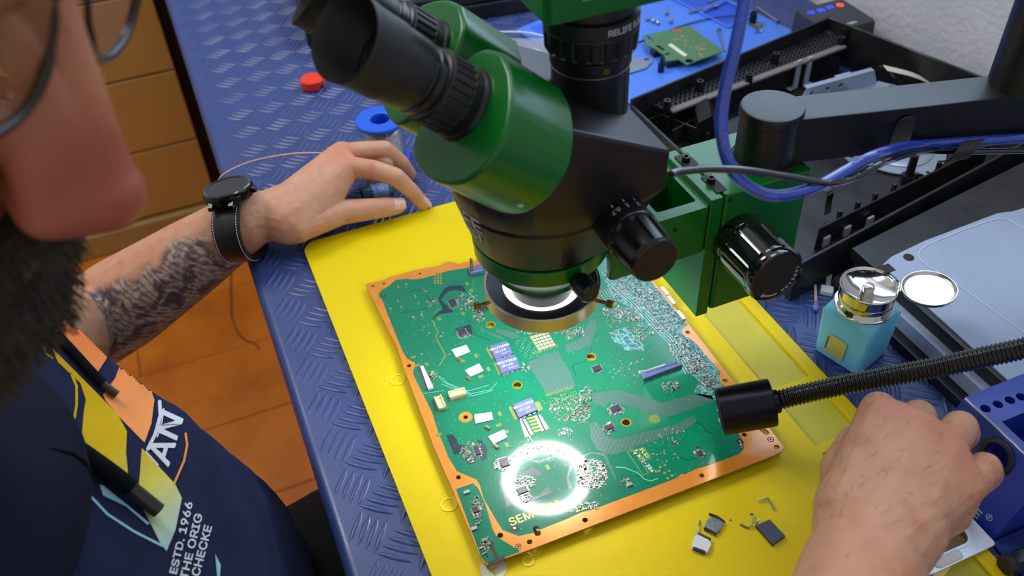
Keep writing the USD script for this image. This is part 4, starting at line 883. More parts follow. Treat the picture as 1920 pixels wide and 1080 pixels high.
# second shell: black cover with pale panel
cv = thing('console_cover', 'flat black console cover with a large pale grey panel at the right edge', 'console case', (.62, .33, 0))
yl, yh = .185, None
def xe(px, py, z): return P(px, py, z)
e1 = P(1674, 654, .004)[0]; e2 = P(1727, 654, .012)[0]; e3 = P(1783, 654, .026)[0]; e4 = P(1783, 624, .0365)[0]
topl = P(1532, 497, .036); topr = P(1925, 300, .036)
fd = (topr-topl)[:2]; fd /= np.linalg.norm(fd)
def upto(x, off=0): return topl[1]+fd[1]/fd[0]*(x-topl[0])-off
XR = .7825
def slab(name, x0, z0, z1, m, off=0, c=.001):
    pts = [(x0, yl), (XR, yl), (XR, min(upto(XR, off), .4985)), (x0, min(upto(x0, off), upto(x0, off)))]
    return obj(name, bprism(sg.Polygon(pts), z0, z1, c, 2), m, cv, smooth=35)
m_pan = mat('pale_grey_panel', lin(160, 176, 202), .5, var=(lin(138, 152, 176), 9, .55, 5.0), bump=(300, .00006))
slab('base', e1+.004, .0006, .010, m_absd); slab('lower_strip', e2, .010, .024, m_pan, .02); 
slab('upper_rim', e3, .024, .036, m_abs, 0, .0015)
pz = .0365
pan = sg.Polygon([XY(1655, 497, pz), XY(1672, 482, pz), XY(1735, 452, pz), XY(1870, 401, pz), XY(1900, 397, pz), (XR-.002, XY(1930, 396, pz)[1]), (XR-.002, yl+.002), (e4, yl+.002), XY(1668, 512, pz)]).buffer(0)
obj('panel', prism(pan, .0355, .0372), m_pan, cv, smooth=False)
notch = XY(1660, 505, pz); obj('notch', box(notch[0]-.005, notch[0]+.006, notch[1]-.005, notch[1]+.004, .0372, .0376), m_dark, cv, smooth=False)
gl = spline([np.array([*XY(*p, pz), 0]) for p in ((1920, 430), (1880, 412), (1830, 424), (1745, 458), (1722, 478), (1735, 497), (1790, 532), (1870, 590), (1930, 634))], 8)[:, :2]
obj('groove', prism(sg.LineString(gl).buffer(.0006), .0372, .0377), mat('panel_line', lin(186, 196, 214), .4), cv, smooth=False)
q = XY(1703, 484, pz); obj('cover_screw', put(lathe([(0, .0370), (.0042, .0370), (.0042, .0378), (.0030, .0384), (0, .0384)], 20), trans(q[0], q[1], 0)), m_dark, cv)
obj('vent_mark', prism([XY(1765, 440, .036), XY(1790, 420, .036), XY(1781, 414, .036), XY(1783, 424, .036)], .0359, .0364), m_dark, cv, smooth=False)

# ================================================================== pale blue tray mat with screws
m_sky = mat('sky_blue_silicone', lin(74, 128, 232), .5, var=(lin(64, 112, 214), 8, .5), bump=(800, .0001))
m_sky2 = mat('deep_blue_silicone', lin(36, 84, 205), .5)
TLm, BLm, BRm, TRm = XY(975, 56, .002), np.array([.452, .757]), XY(1488, 62, .002), None
u_ = (BRm-BLm)/np.linalg.norm(BRm-BLm); TRm = BRm+(TLm-BLm)*1.0
tm = thing('screw_mat', 'light blue silicone screw mat with moulded compartments at the back of the bench', 'mat', ((BLm+TRm)[0]/2, (BLm+TRm)[1]/2, 0))
mq = sg.Polygon([BLm, BRm, TRm, TLm]); pf = lambda s, t: BLm+(BRm-BLm)*s+(TLm-BLm)*t
cells = [sg.Polygon([pf(*p) for p in ((.80, a), (.985, a), (.985, b), (.80, b))]) for a, b in ((.27, .47), (.50, .72), (.75, .96))]
obj('sheet', prism(mq.buffer(.004).difference(unary_union(cells)), .0004, .0022), m_sky, tm, smooth=False)
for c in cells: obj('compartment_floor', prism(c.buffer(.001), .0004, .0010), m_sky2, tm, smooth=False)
for c in cells: obj("compartment_rim", prism(c.buffer(.0028, join_style=2).difference(c), .0020, .0046), m_sky, tm, smooth=False)
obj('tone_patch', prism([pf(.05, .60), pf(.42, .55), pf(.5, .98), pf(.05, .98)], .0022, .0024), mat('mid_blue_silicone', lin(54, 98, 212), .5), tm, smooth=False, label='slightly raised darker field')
m_steel = mat('screw_steel', lin(176, 178, 182), .25, metal=1.)
def screw(px, py, qx, qy, label, r=.0016, hr=.0034, z=.0024):
    a, b = XY(px, py, z+.002), XY(qx, qy, z+.002); d = b-a; L = np.linalg.norm(d); zc = z+hr*.75
    t = thing('screw', label, 'screw', (*a, z), group=None)
    T = frame((*a, zc), [0, 0, 1], [*d, -(zc-z-r)*.9])
    obj('head', put(lathe([(0, -.0005), (hr*.5, -.0005), (hr, .0006), (hr, .0018), (r, .0022), (r*.8, .0024), (0, .0024)], 18), T), m_steel, t)
    obj('shank', put(lathe([(0, .002), (r, .002)]+[(r*(1 if k % 2 else .82), .002+(L-.004)*k/24) for k in range(1, 24)]+[(r*.8, L-.001), (0, L)], 14), T), m_steel, t)
    return t
screw(1293, 23, 1349, 10, 'long steel screw lying near the top edge of the light blue mat')
screw(1329, 3, 1366, -6, 'long steel screw cut off by the top edge of the picture, on the blue mat')
screw(1460, 42, 1418, 13, 'long steel screw lying beside the compartments of the light blue mat', z=.0024)
screw(1348, 56, 1359, 96, 'long thin steel screw standing out past the console grille, head away from the shell', .0013, .0030)
screw(1250, 26, 1251, 14, 'short steel screw near the camera box, farther of the two short upright ones', .0012, .0030)
screw(1258, 42, 1259, 30, 'short steel screw above the small green board, nearer of the two short upright ones', .0012, .0030)
screw(1217, 37, 1210, 34, 'short steel screw at the left of the tight group of three', .0012, .0028)
screw(1224, 41, 1229, 36, 'short steel screw in the middle of the tight group of three', .0012, .0028)
screw(1232, 44, 1238, 41, 'short steel screw at the right of the tight group of three', .0012, .0028)
wr = thing('thin_blue_wire', 'thin dark blue wire arching over the light blue mat behind the small green board', 'wire', (*XY(1300, 40, .004), .003))
obj('strand', tube([P(1195, 80, .003), P(1230, 66, .004), P(1300, 42, .004), P(1360, 31, .004), P(1405, 31, .003), P(1420, 34, .003)], .0009, 8, 8), mat('navy_wire', lin(10, 24, 96), .35), wr)
# small green board
zb2 = .012
sb = thing('small_circuit_board', 'small olive green circuit board with a white strip lying on the light blue mat', 'circuit board', (*XY(1285, 82, zb2), .003))
pts = crop(1180, 0, 6.39, [(162, 425), (720, 305), (1120, 600), (1100, 625), (840, 715), (690, 775), (590, 712), (440, 735), (418, 660), (300, 580), (210, 545)])
g = sg.Polygon([XY(*p, zb2) for p in pts]).buffer(0)
cut = [[(200, 430), (232, 425), (300, 495), (262, 500)], [(305, 550), (360, 540), (435, 600), (400, 605)], [(420, 645), (470, 630), (500, 650), (430, 662)]]
for cpx in cut: g = g.difference(sg.Polygon([XY(*p, zb2) for p in crop(1180, 0, 6.39, cpx)]).buffer(0))
h_ = XY(1180+715/6.39, 727/6.39, zb2); g = g.difference(circ(*h_, .0048, 20))
obj('board', prism(g, zb2-.0016, zb2), mat('olive_mask', lin(58, 112, 62), .4, coat=.4, crough=.2, var=(lin(70, 122, 66), 80, .5)), sb, smooth=False)
obj('label_strip', prism([XY(*p, zb2) for p in crop(1180, 0, 6.39, [(462, 540), (500, 522), (695, 660), (660, 682)])], zb2, zb2+.0004), mat('paper_strip_white', lin(214, 214, 200), .6), sb, smooth=False)
q = XY(1180+570/6.39, 368/6.39, zb2); obj('copper_ring', prism(circ(*q, .0052, 24).difference(circ(*q, .0024, 16)), zb2, zb2+.0002), mat('red_copper', lin(186, 82, 50), .4), sb, smooth=False)
rr2 = random.Random(3); ms = []
for (cx, cy, w, hh, k) in ((600, 460, 80, 40, 26), (850, 600, 50, 30, 22), (870, 670, 50, 25, 16), (760, 520, 150, 60, 16)):
    for _ in range(k):
        p = XY(1180+(cx+rr2.uniform(-w, w))/6.39, (cy+rr2.uniform(-hh, hh))/6.39, zb2); s = rr2.uniform(.0004, .0011)
        if g.contains(sg.Point(*p)): ms.append(box(p[0]-s, p[0]+s, p[1]-s*.6, p[1]+s*.6, zb2, zb2+.0006))
obj('tiny_component', cat_(ms), m_tan, sb, smooth=False, kind='stuff')
for px, py, s in ((500, 770, 1), (330, 640, 1)):
    q = XY(1180+px/6.39, py/6.39, .006); obj('underside_socket', cbox(q[0]-.005, q[0]+.008, q[1]-.002, q[1]+.008, .0024, zb2-.0016, .0005), m_absd, sb, smooth=False)
q = XY(1310, 75, .006); obj('underside_socket', cbox(q[0]-.006, q[0]+.006, q[1]-.006, q[1]+.006, .0024, zb2-.0016, .0005), m_absd, sb, smooth=False)
# little parts on the mat
q = XY(1412, 43, .004)
jk = thing('jack_module', 'tiny green module with a black upright barrel on the light blue mat', 'electronic part', (*q, .0024))
obj('barrel', put(lathe([(0, .004), (.0046, .004), (.0046, .0165), (.0030, .0168), (.0028, .0120), (0, .0120)], 24), trans(*XY(1411, 41, .004), 0)), m_absd, jk)
obj('board', put(cbox(-.0055, .0055, -.0125, .0045, .0024, .0040, .0003), frame((*q, 0), [.98, .2, 0], [0, 0, 1])), mat('module_green', lin(40, 96, 70), .4), jk, smooth=False)
obj('copper_pad', put(prism(circ(0, -.0075, .0032, 20), .0040, .0043), frame((*q, 0), [.98, .2, 0], [0, 0, 1])), mat('red_copper', lin(186, 82, 50), .4), jk)
lk = thing('bent_lug', 'small bent metal lug lying by the tiny green module', 'metal tab', (*XY(1422, 54, .003), .0024))
obj('lug', ribbon([P(1416, 58, .004), P(1422, 55, .006), P(1427, 53, .005), P(1427, 57, .003)], [.003, .004, 0], .0008), m_steel, lk, smooth=60)
cl_ = thing('metal_tab', 'grey metal tab with an eyelet lying behind the microscope tube', 'metal tab', (*XY(1200, 120, .004), .0024))
tb_ = sg.Polygon([XY(*p, .004) for p in crop(1180, 0, 6.39, [(-40, 700), (200, 690), (262, 705), (268, 740), (190, 815), (20, 865), (-60, 880)])]).buffer(.0008)
tb_ = tb_.difference(circ(*XY(1180+208/6.39, 715/6.39, .004), .0034, 20))
obj('tab', prism(tb_, .0026, .0042), mat('dull_steel', lin(140, 148, 160), .4, metal=.7), cl_, smooth=False)
bt = thing('driver_bit', 'small black pointed bit standing upright by the grille of the console shell', 'tool bit', (*XY(1238, 132, .0024), .0024))
obj('bit', put(lathe([(0, .0024), (.0038, .0024), (.0040, .012), (.0026, .014), (.0010, .021), (0, .0225)], 16), trans(*XY(1239, 134, .0024), 0)), mat('bit_black', lin(24, 40, 60), .35, metal=.3), bt)
# touch panel box
hb = thing('touch_control_box', 'dark grey control box with lit blue and red touch icons against the wall', 'control box', (.735, .805, 0))
zt = .036
hq = [XY(1500, 20, zt), XY(1562, 0, zt), XY(1634, 34, zt), XY(1630, 46, zt)]
fa_ = XY(1636, 37, zt); fb_ = XY(1577, -1, zt); fc_ = XY(1499, 20, zt); fdd = fa_+(fc_-fb_)
top_ = sg.Polygon([fa_, fb_, fc_, fdd]); 
top_ = sa.translate(top_, xoff=min(0, .780-top_.bounds[2]))
tc_ = np.array(top_.exterior.coords)[:-1]; cen = tc_.mean(0)
pts = []
for p in tc_:
    for k in range(6):
        t = (k/5-.5)*math.pi/2
        d = (p-cen)/np.linalg.norm(p-cen); pp2 = cen+(p-cen)*.93
        a = math.atan2(d[1], d[0])+t; e2_ = np.array([math.cos(a), math.sin(a)])*.0045
        pts += [(*(pp2+e2_), zt), (*(cen+(p-cen)*.95+e2_*1.3), zt-.003), (*(cen+(p-cen)*1.0+e2_*1.3)[:2], .0010 if False else .0048)]
hm_ = hullp(pts); hm_.vertices[:, 0] = np.minimum(hm_.vertices[:, 0], .7835)
obj('body', hm_, mat('dark_grey_plastic', lin(52, 56, 66), .4), hb, smooth=35)
for k in (0, 1, 2, 3): obj('foot', put(lathe([(0, .0003), (.004, .0003), (.004, .0050), (0, .0050)], 14), trans(*(cen+(tc_[k]-cen)*.75), 0)), m_dark, hb)
e_b, e_r = mat('icon_blue', lin(30, 50, 230), .4, emit=(lin(40, 70, 255), 1.6)), mat('icon_red', lin(230, 70, 40), .4, emit=(lin(255, 80, 50), 1.6))
for px, py, m, s in ((1521, 23.5, e_b, 0), (1539, 19, e_b, 1), (1556, 13.5, e_b, 2), (1575, 9.5, e_r, 3)):
    q = XY(px, py, zt); dx_ = (fb_-fc_)/np.linalg.norm(fb_-fc_); T = frame((*q, zt-.0001), [dx_[0], dx_[1], 0], [0, 0, 1])
    sh = circ(0, 0, .0042, 24).difference(circ(0, 0, .0031, 24)) if s in (0, 3) else rrect(-.0042, .0042, -.0034, .0034, .001).difference(rrect(-.0031, .0031, -.0023, .0023, .0006))
    sh = sh.union(sg.Polygon([(-.0014, -.001), (.0014, -.001), (0, .0014)]) if s < 3 else sg.box(-.0004, 0, .0004, .0048))
    obj('touch_icon', put(prism(sh, 0, .0004), T), m, hb, smooth=False)
q = XY(1597, 43, zt); dx_ = (fb_-fc_)/np.linalg.norm(fb_-fc_); obj('lettering', text('DMO', .0042, frame((*q, zt-.0001), [dx_[0], dx_[1], 0], [0, 0, 1]), .0003, True), m_print, hb, smooth=False)
# black case, plastic bag at the back
bc = thing('black_case', 'long black case at the back of the bench behind the microscope', 'case', (*XY(940, 20, .0), 0))
a, b = XY(868, 43, 0), XY(1018, 18, 0); d = (b-a)/np.linalg.norm(b-a); T = frame((*a, 0), [d[0], d[1], 0], [0, 0, 1]); L = np.linalg.norm(b-a)
obj('base', put(rbox(-.20, L, .0, .16, .0005, .0215, .003, 3), T), m_abs, bc)
obj('lid', put(rbox(-.20, L, .001, .16, .0222, .038, .003, 3), T), m_abs, bc)
obj('trim_strip', put(rbox(-.19, L*.86, .006, .15, .0375, .0395, .0008, 2), T), mat('grey_lid', lin(110, 112, 120), .35), bc)
m_bag = usdkit.material(stage, '/World/Looks/clear_film', {'t': ('transparent_bsdf', {'color': (.86, .88, .92)}), 'g': ('glossy_bsdf', {'roughness': .15, 'color': (.8, .85, .95)}), 'd': ('diffuse_bsdf', {'color': (.6, .64, .72)}), 'm1': ('mix_closure', {'fac': .3}), 'm2': ('mix_closure', {'fac': .16})},
    [('t.BSDF', 'm1.closure1'), ('d.BSDF', 'm1.closure2'), ('m1.closure', 'm2.closure1'), ('g.BSDF', 'm2.closure2')], surface='m2.closure')
bg = thing('clear_bag', 'clear plastic bag with a white edge lying behind the microscope head', 'plastic bag', (*XY(980, 80, .004), .0024))
gx = [XY(*p, .006) for p in ((925, 66), (1035, 74), (1060, 110), (940, 100))]; nn_ = 14; V = []; f = []
for i in range(nn_):
    for j in range(nn_):
        s, t = i/(nn_-1), j/(nn_-1); p = (gx[0]*(1-s)+gx[1]*s)*(1-t)+(gx[3]*(1-s)+gx[2]*s)*t
        V.append((*p, .0032+.006*float(meshkit.noise(np.array([s*4, t*4, 0]), 3))))
for i in range(nn_-1):
    for j in range(nn_-1): a = i*nn_+j; f += [(a, a+nn_, a+nn_+1), (a, a+nn_+1, a+1)]
V = np.array(V); k = len(V); f = np.array(f); sheet2 = TM(np.vstack([V, V-[0, 0, .0007]]), np.vstack([f, f[:, ::-1]+k]), process=False)
obj('film', sheet2, m_bag, bg, smooth=60)
obj('zip_edge', tube([P(915, 63, .006), P(940, 60, .0075), P(985, 61, .0075), P(1030, 70, .006)], .0012, 8), m_whit, bg)
# ================================================================== gooseneck lamp
gn = thing('gooseneck_lamp', 'black ribbed gooseneck lamp with a cylindrical head reaching over the board from the right', 'lamp', D(1400, 765, .62))
h0, h1 = D(1349, 772, .622), D(1449, 754, .617); ax_ = (h1-h0)/np.linalg.norm(h1-h0)
m_anod = mat('anodised_head', lin(22, 20, 34), .28, metal=.6, bump=(1500, .00003))
T = frame(h0, None, ax_); L = np.linalg.norm(h1-h0)
obj('lamp_head', put(lathe([(0, .006), (.0145, .006), (.0150, 0), (.0160, 0), (.0165, .0006), (.0165, L-.0008), (.0157, L), (.0040, L), (0, L)], 64), T), m_anod, gn, smooth=35)
obj('lamp_lens', put(lathe([(0, .0045), (.0144, .0045), (.0144, .0062), (0, .0062)], 40), T), mat('lamp_lens', (.8, .8, .8), .3, emit=((1., .97, .9), 4.)), gn)
path = spline([h1-ax_*.002, D(1500, 740, .612), D(1600, 718, .602), D(1750, 690, .583), D(1850, 668, .568), D(1930, 650, .556), D(2050, 615, .540), D(2200, 570, .53)], 12)
seg = np.r_[0, np.cumsum(np.linalg.norm(np.diff(path, axis=0), axis=1))]; s = np.arange(0, seg[-1], .00036); cpt = np.stack([np.interp(s, seg, path[:, k]) for k in range(3)], 1)
rad = .0066+.0005*np.sin(s/.0026*2*np.pi)
t = np.gradient(cpt, axis=0); t /= np.linalg.norm(t, axis=1, keepdims=True); uu = np.cross(t, [0, 0, 1.]); uu /= np.linalg.norm(uu, axis=1, keepdims=True); ww = np.cross(uu, t); a = np.arange(18)*2*np.pi/18
V = (cpt[:, None]+rad[:, None, None]*(np.cos(a)[None, :, None]*uu[:, None]+np.sin(a)[None, :, None]*ww[:, None])).reshape(-1, 3); k = len(cpt)
i, j = np.meshgrid(np.arange(k-1), np.arange(18), indexing='ij'); A_, B_, C_, D_ = i*18+j, i*18+(j+1) % 18, (i+1)*18+(j+1) % 18, (i+1)*18+j
f = np.vstack([np.stack([A_, B_, C_], -1).reshape(-1, 3), np.stack([A_, C_, D_], -1).reshape(-1, 3)]); tubem = TM(V, f, process=False)
if (tubem.face_normals[40]@(tubem.triangles_center[40]-cpt[1])) < 0: tubem.invert()
obj('gooseneck', tubem, mat('gooseneck_black', lin(16, 14, 16), .2, metal=.3, coat=.6, crough=.08), gn, smooth=True)
obj('neck_collar', cyl(h1-ax_*.001, h1+ax_*.0045, .0082, 32, .001), m_anod, gn)

# ================================================================== spirit bottle
BC = np.array([.4215, .3655]); ub = np.array([.407-.449, .338-.351]); 
q4 = [np.array(p) for p in ((.394, .380), (.4075, .3375), (.449, .351))]; q4.append(q4[0]+q4[2]-q4[1])
btl = thing('spirit_bottle', 'light blue plastic dispenser bottle with an open chrome push top standing on the bench', 'bottle', (*BC, 0))
sqp = sg.Polygon(q4); m_hdpe = mat('sky_blue_plastic', lin(118, 204, 242), .42, sss=(.35, (.5, .9, 1.), .01), var=(lin(108, 196, 238), 20, .4))
ring = []
for z, ins_, rr in ((.0006, .0055, .004), (.003, .002, .004), (.0446, .0005, .0035), (.0475, .002, .0045)):
    g = sqp.buffer(-ins_-rr, join_style=2).buffer(rr, quad_segs=5); ring.append(np.c_[np.array(g.exterior.coords)[:, :2], np.full(len(g.exterior.coords), z)])
ring.append(np.c_[BC[0]+.0195*np.cos(np.linspace(0, 6.28, 40)), BC[1]+.0195*np.sin(np.linspace(0, 6.28, 40)), np.full(40, .0530)])
obj('body', hullp(np.vstack(ring)), m_hdpe, btl, smooth=38)
tbn = trans(*BC, 0); m_chr = mat('chrome', lin(226, 222, 214), .09, metal=1.); m_chrb = mat('brushed_chrome', lin(214, 212, 210), .24, metal=1.)
obj('collar_ring', put(lathe([(.015, .0508), (.0205, .0508), (.0219, .0516), (.0219, .0526), (.0205, .0534), (.015, .0534)], 64), tbn), m_chr, btl, smooth=40)
obj('pump_cap', put(lathe([(0, .053), (.0190, .053), (.0192, .0560), (.0200, .0575), (.0200, .0600), (.0194, .0612), (.0200, .0625), (.0204, .0690), (.0210, .0702), (.0212, .0712), (.0206, .0718), (.0198, .0712), (.0190, .0698), (.012, .0672), (.006, .0664), (.0052, .0662), (0, .0662)], 72), tbn), m_chr, btl, smooth=40)
obj('push_button', put(lathe([(0, .0660), (.0042, .0660), (.0044, .0668), (.0046, .0695), (.0040, .0708), (.0022, .0715), (0, .0716)], 32), tbn), m_chrb, btl)
hx = P(1690, 543, .0712); hd = hx[:2]-BC; hd /= np.linalg.norm(hd); ld = P(1732, 540, .074)[:2]-BC; ld /= np.linalg.norm(ld)
lc = np.array([*(BC+ld*.0212), .0712]); nrm = np.array([ld[0]*-.10, ld[1]*-.10, 1.]); Tl = frame(lc+np.array([*ld*.0200, .0012]), [*ld, .1], nrm)
obj('lid', put(lathe([(0, .0006), (.0165, .0004), (.0176, .0012), (.0186, .0026), (.0192, .0026), (.0194, .0014), (.0186, -.0004), (.0170, -.0010), (0, -.0008)], 64), Tl), m_chrb, btl, smooth=40)
hp = np.array([-ld[1], ld[0], 0]); obj('hinge', cyl(lc-hp*.0050+np.array([0, 0, .0006]), lc+hp*.0050+np.array([0, 0, .0006]), .0013, 14), m_chr, btl)
fn = q4[1]-q4[0]; fn /= np.linalg.norm(fn); fno = np.array([fn[1], -fn[0], 0]); 
if fno[:2]@(BC-q4[0]) > 0: fno = -fno
sc_ = PL(1567, 652, fno, (np.array([*q4[0], 0])+fno*-.0004)@fno); Ts = frame(sc_, [*fn, 0], fno)@np.array([[math.cos(-.05), -math.sin(-.05), 0, 0], [math.sin(-.05), math.cos(-.05), 0, 0], [0, 0, 1, 0], [0, 0, 0, 1]])
obj('sticker', put(prism(rrect(-.0078, .0078, -.0095, .0095, .001), -.0003, .0004), Ts), mat('gold_sticker', lin(206, 196, 112), .3, metal=.3, var=(lin(170, 190, 150), 120, .6)), btl, smooth=False)
obj('sticker_band', put(prism(sg.box(-.0072, .0072, -.0086, -.0062), .0004, .0005), Ts), mat('sticker_grey', lin(96, 92, 70), .4), btl, smooth=False)

# small things near the bottle
sa_, sb_ = P(1527, 497, .003), P(1530, 578, .003)
cs = thing('cotton_swab', 'wooden cotton swab with a purple stained tip lying on the blue bench cover', 'cotton swab', (*sb_[:2], .001))
d = (sb_-sa_)/np.linalg.norm(sb_-sa_)
obj('stick', cyl(sa_, sb_, .0012, 12), mat('birch', lin(222, 200, 160), .6), cs)
m_cot = mat('cotton', lin(206, 204, 222), .95, bump=(1500, .0004))
obj('tip', put(lathe([(0, 0), (.0014, .0002), (.0022, .003), (.0024, .007), (.0016, .011), (.0012, .012), (0, .012)], 20), frame(sa_-d*.001, None, d)), m_cot, cs)
obj('tip', put(lathe([(0, 0), (.0014, .0002), (.0026, .0028), (.0026, .006), (.0016, .010), (.0012, .011), (0, .011)], 20), frame(sb_+d*.003, None, -d)), mat('purple_cotton', lin(112, 112, 190), .95, bump=(1500, .0004)), cs, label='purple stained cotton tip')
wc = thing('wire_lead', 'short bundle of grey wires with a white plug looping by the chrome bottle top', 'wire', P(1551, 545, .003))
m_gw = mat('grey_wire', lin(168, 170, 172), .5)
for k in range(3):
    o = (k-1)*3.2
    pts = [P(1553+o*.9, 536+o*.3, .004), P(1557+o, 500-o*.3, .006), P(1570+o*.8, 484-o*.8, .010), P(1597, 476-o, .013), P(1625-o*.5, 485-o*.8, .012), P(1641-o*.8, 505-o*.4, .009), P(1652-o, 540, .006), P(1660-o, 570, .003)]
    obj('strand', tube(pts, .0011, 8, 6), m_gw, wc, smooth=60)
obj('sleeve', tube([P(1584, 480, .0125), P(1596, 476, .0135), P(1607, 478, .0132)], .0030, 12, 4), m_blk2, wc)
pc = P(1550, 547, .003); d2 = (P(1557, 500, .003)-pc)[:2]; d2 /= np.linalg.norm(d2)
obj('plug', put(cat_([cbox(-.0028, .0062, -.0052, .0052, .0006, .0052, .0005)]), frame((*pc[:2], 0), [*d2, 0], [0, 0, 1])), m_whit, wc, smooth=False)

# ================================================================== solder spool, teal tube, red cap, loose wire
sp_ = P(712, 222, .05); S2 = sp_[:2]
spool = thing('solder_spool', 'blue flanged spool of silver solder wire standing behind the left hand', 'spool', (*S2, 0))
m_bpl = mat('bright_blue_plastic', lin(22, 92, 214), .4)
tsp = trans(*S2, 0)
obj('top_flange', put(lathe([(.0100, .0455), (.0235, .0455), (.0250, .0462), (.0252, .0485), (.0245, .0498), (.0125, .0500), (.0112, .0494), (.0100, .0478), (.0100, .0455)], 64), tsp), m_bpl, spool)
obj('bottom_flange', put(lathe([(.0100, .0003), (.0250, .0003), (.0252, .002), (.0248, .0035), (.0100, .0035), (.0100, .0003)], 64), tsp), m_bpl, spool)
obj('core', put(lathe([(.0101, .0005), (.0118, .0005), (.0118, .0495), (.0101, .0495), (.0101, .0005)], 48), tsp), m_bpl, spool)
prof = [(.0125, .0040)]+[(.0196-(.0005 if k % 2 else 0), .0040+k*.0005) for k in range(82)]+[(.0125, .0450)]
obj('solder_winding', put(lathe(prof, 56), tsp), mat('tin_wire', lin(190, 186, 178), .22, metal=1.), spool)
m_clr = usdkit.material(stage, '/World/Looks/clear_wrap', {'t': ('transparent_bsdf', {'color': (.93, .94, .95)}), 'g': ('glossy_bsdf', {'roughness': .08}), 'm': ('mix_closure', {'fac': .14})}, [('t.BSDF', 'm.closure1'), ('g.BSDF', 'm.closure2')], surface='m.closure')
obj('clear_wrap', put(lathe([(.0221, .0045), (.0221, .0450), (.0223, .0450), (.0223, .0045), (.0221, .0045)], 56), tsp), m_clr, spool)
ap = math.atan2(*( (C[:2]-S2)[::-1]))
lab = []
for k in range(12):
    a = ap+math.radians(14+k*3.2); 
lab = TM(*[np.array(x) for x in (lambda n: ([((.0225)*math.cos(ap+math.radians(6+40*i/n)), (.0225)*math.sin(ap+math.radians(6+40*i/n)), z) for i in range(n+1) for z in (.010, .041)], [q for i in range(n) for q in ((2*i, 2*i+2, 2*i+3), (2*i, 2*i+3, 2*i+1))]))(14)], process=False)
lab2 = lab.copy(); lab2.vertices = lab2.vertices*[1.012, 1.012, 1]; lab2 = TM(np.vstack([lab.vertices, lab2.vertices]), np.vstack([lab.faces[:, ::-1], lab2.faces+len(lab.vertices)]), process=False)
obj('label_sheet', put(lab2, tsp), mat('label_white', lin(196, 204, 214), .4, var=(lin(120, 130, 150), 300, .7, 5.)), spool, smooth=60)
tt = thing('teal_tube', 'short teal tube with a printed blue band held under the left palm', 'tube', P(700, 362, .012))
t0, t1 = P(679, 366, .014), P(733, 354, .012); dt = (t1-t0)/np.linalg.norm(t1-t0); LT = np.linalg.norm(t1-t0); T = frame(t0, None, dt)
obj('tube', put(lathe([(.0052, .0), (.0080, .0), (.0084, .001), (.0084, LT), (.0058, LT), (.0052, .0)], 40), T), mat('teal_plastic', lin(28, 84, 112), .35), tt)
obj('printed_band', put(lathe([(.0083, .009), (.0087, .009), (.0087, LT-.004), (.0083, LT-.004), (.0083, .009)], 40), T), mat('printed_blue', lin(60, 104, 176), .4, var=(lin(170, 190, 214), 380, .8, 4.)), tt)
obj('bore', put(lathe([(0, .004), (.0052, .004), (.0052, LT-.002), (0, LT-.002)], 24), T), m_dark, tt)
rc = P(588, 163, 0)[:2]
red = thing('red_cap', 'small bright red plastic cap with a notch lying on the blue bench cover', 'cap', (*rc, 0))
ca = cyl((*rc, .0008), (*rc, .0120), .0138, 48, .0012); nd = P(606, 168, 0)[:2]-rc; nd /= np.linalg.norm(nd)
ca = tomesh(toman(ca)-toman(cyl((*(rc+nd*.0125), -.002), (*(rc+nd*.0125), .0062), .0036, 24)))
obj('cap', ca, mat('red_plastic', lin(232, 52, 16), .4), red, smooth=35)
lw = thing('solder_wire', 'loose bright solder wire curving over the bench cover from the edge to the left hand', 'wire', P(470, 305, .004))
obj('strand', tube([P(409, 345, .002), P(412, 334, .006), P(430, 320, .010), P(470, 303, .016), P(520, 292, .022), P(565, 287, .026), P(615, 288, .030), P(650, 296, .03)], .00055, 8, 8), mat('tin_copper', lin(206, 160, 122), .45, metal=1.), lw)
fc = thing('floor_thread', 'thin dark thread lying on the brown laminate floor beside the bench', 'thread', P(440, 580, -.75))
obj('thread', tube([P(433, 500, -.7485), P(433, 560, -.748), P(436, 600, -.748), P(452, 632, -.748), P(478, 645, -.7485), P(486, 656, -.7485)], .0012, 6, 8), mat('thread_brown', lin(60, 30, 12), .7), fc)

# ================================================================== desoldered parts on the yellow mat
def onmat(*pts, z=zm): return [P(*p, z)[:2] for p in pts]
def chipthing(name, label, px): return thing(name, label, 'electronic part', (*P(*px, zm)[:2], zm))
c8 = lambda pts: crop(1260, 920, 7.7125, pts)
t = chipthing('removed_chip', 'dark slate rectangular chip with a bent metal frame lying on the yellow mat', (1442, 1000))
q = np.array(onmat(*c8([(1205, 530), (1405, 440), (1630, 680), (1445, 808)])))
obj('body', bprism(sg.Polygon(q).buffer(-.0003), zm+.0002, zm+.0022, .0003, 2), mat('slate_chip', lin(52, 58, 84), .35), t, smooth=30)
qq = sg.Polygon(q); obj('edge_frame', prism(qq.difference(qq.buffer(-.0007)), zm+.0001, zm+.0020), m_chip, t, smooth=False)
obj('bent_tab', ribbon([P(*c8([(1200, 515)])[0], zm+.0016), P(*c8([(1230, 470)])[0], zm+.003), P(*c8([(1252, 395)])[0], zm+.0036)], [.0026, .0006, 0], .0004), m_steel, t, smooth=60)
t = chipthing('removed_capacitor', 'white topped square component with crimped silver edges on the yellow mat', (1313, 1021))
q = sg.Polygon(onmat(*c8([(330, 660), (400, 640), (545, 710), (560, 740), (500, 900), (470, 935), (330, 890), (285, 845)]))).buffer(.0004)
obj('base', prism(q, zm+.0001, zm+.0011), m_steel, t, smooth=False)
q2 = sg.Polygon(onmat(*c8([(335, 680), (385, 650), (520, 715), (555, 790), (500, 895), (420, 870), (320, 830), (300, 790)]), z=zm+.0014)).buffer(-.0003).buffer(.0009)
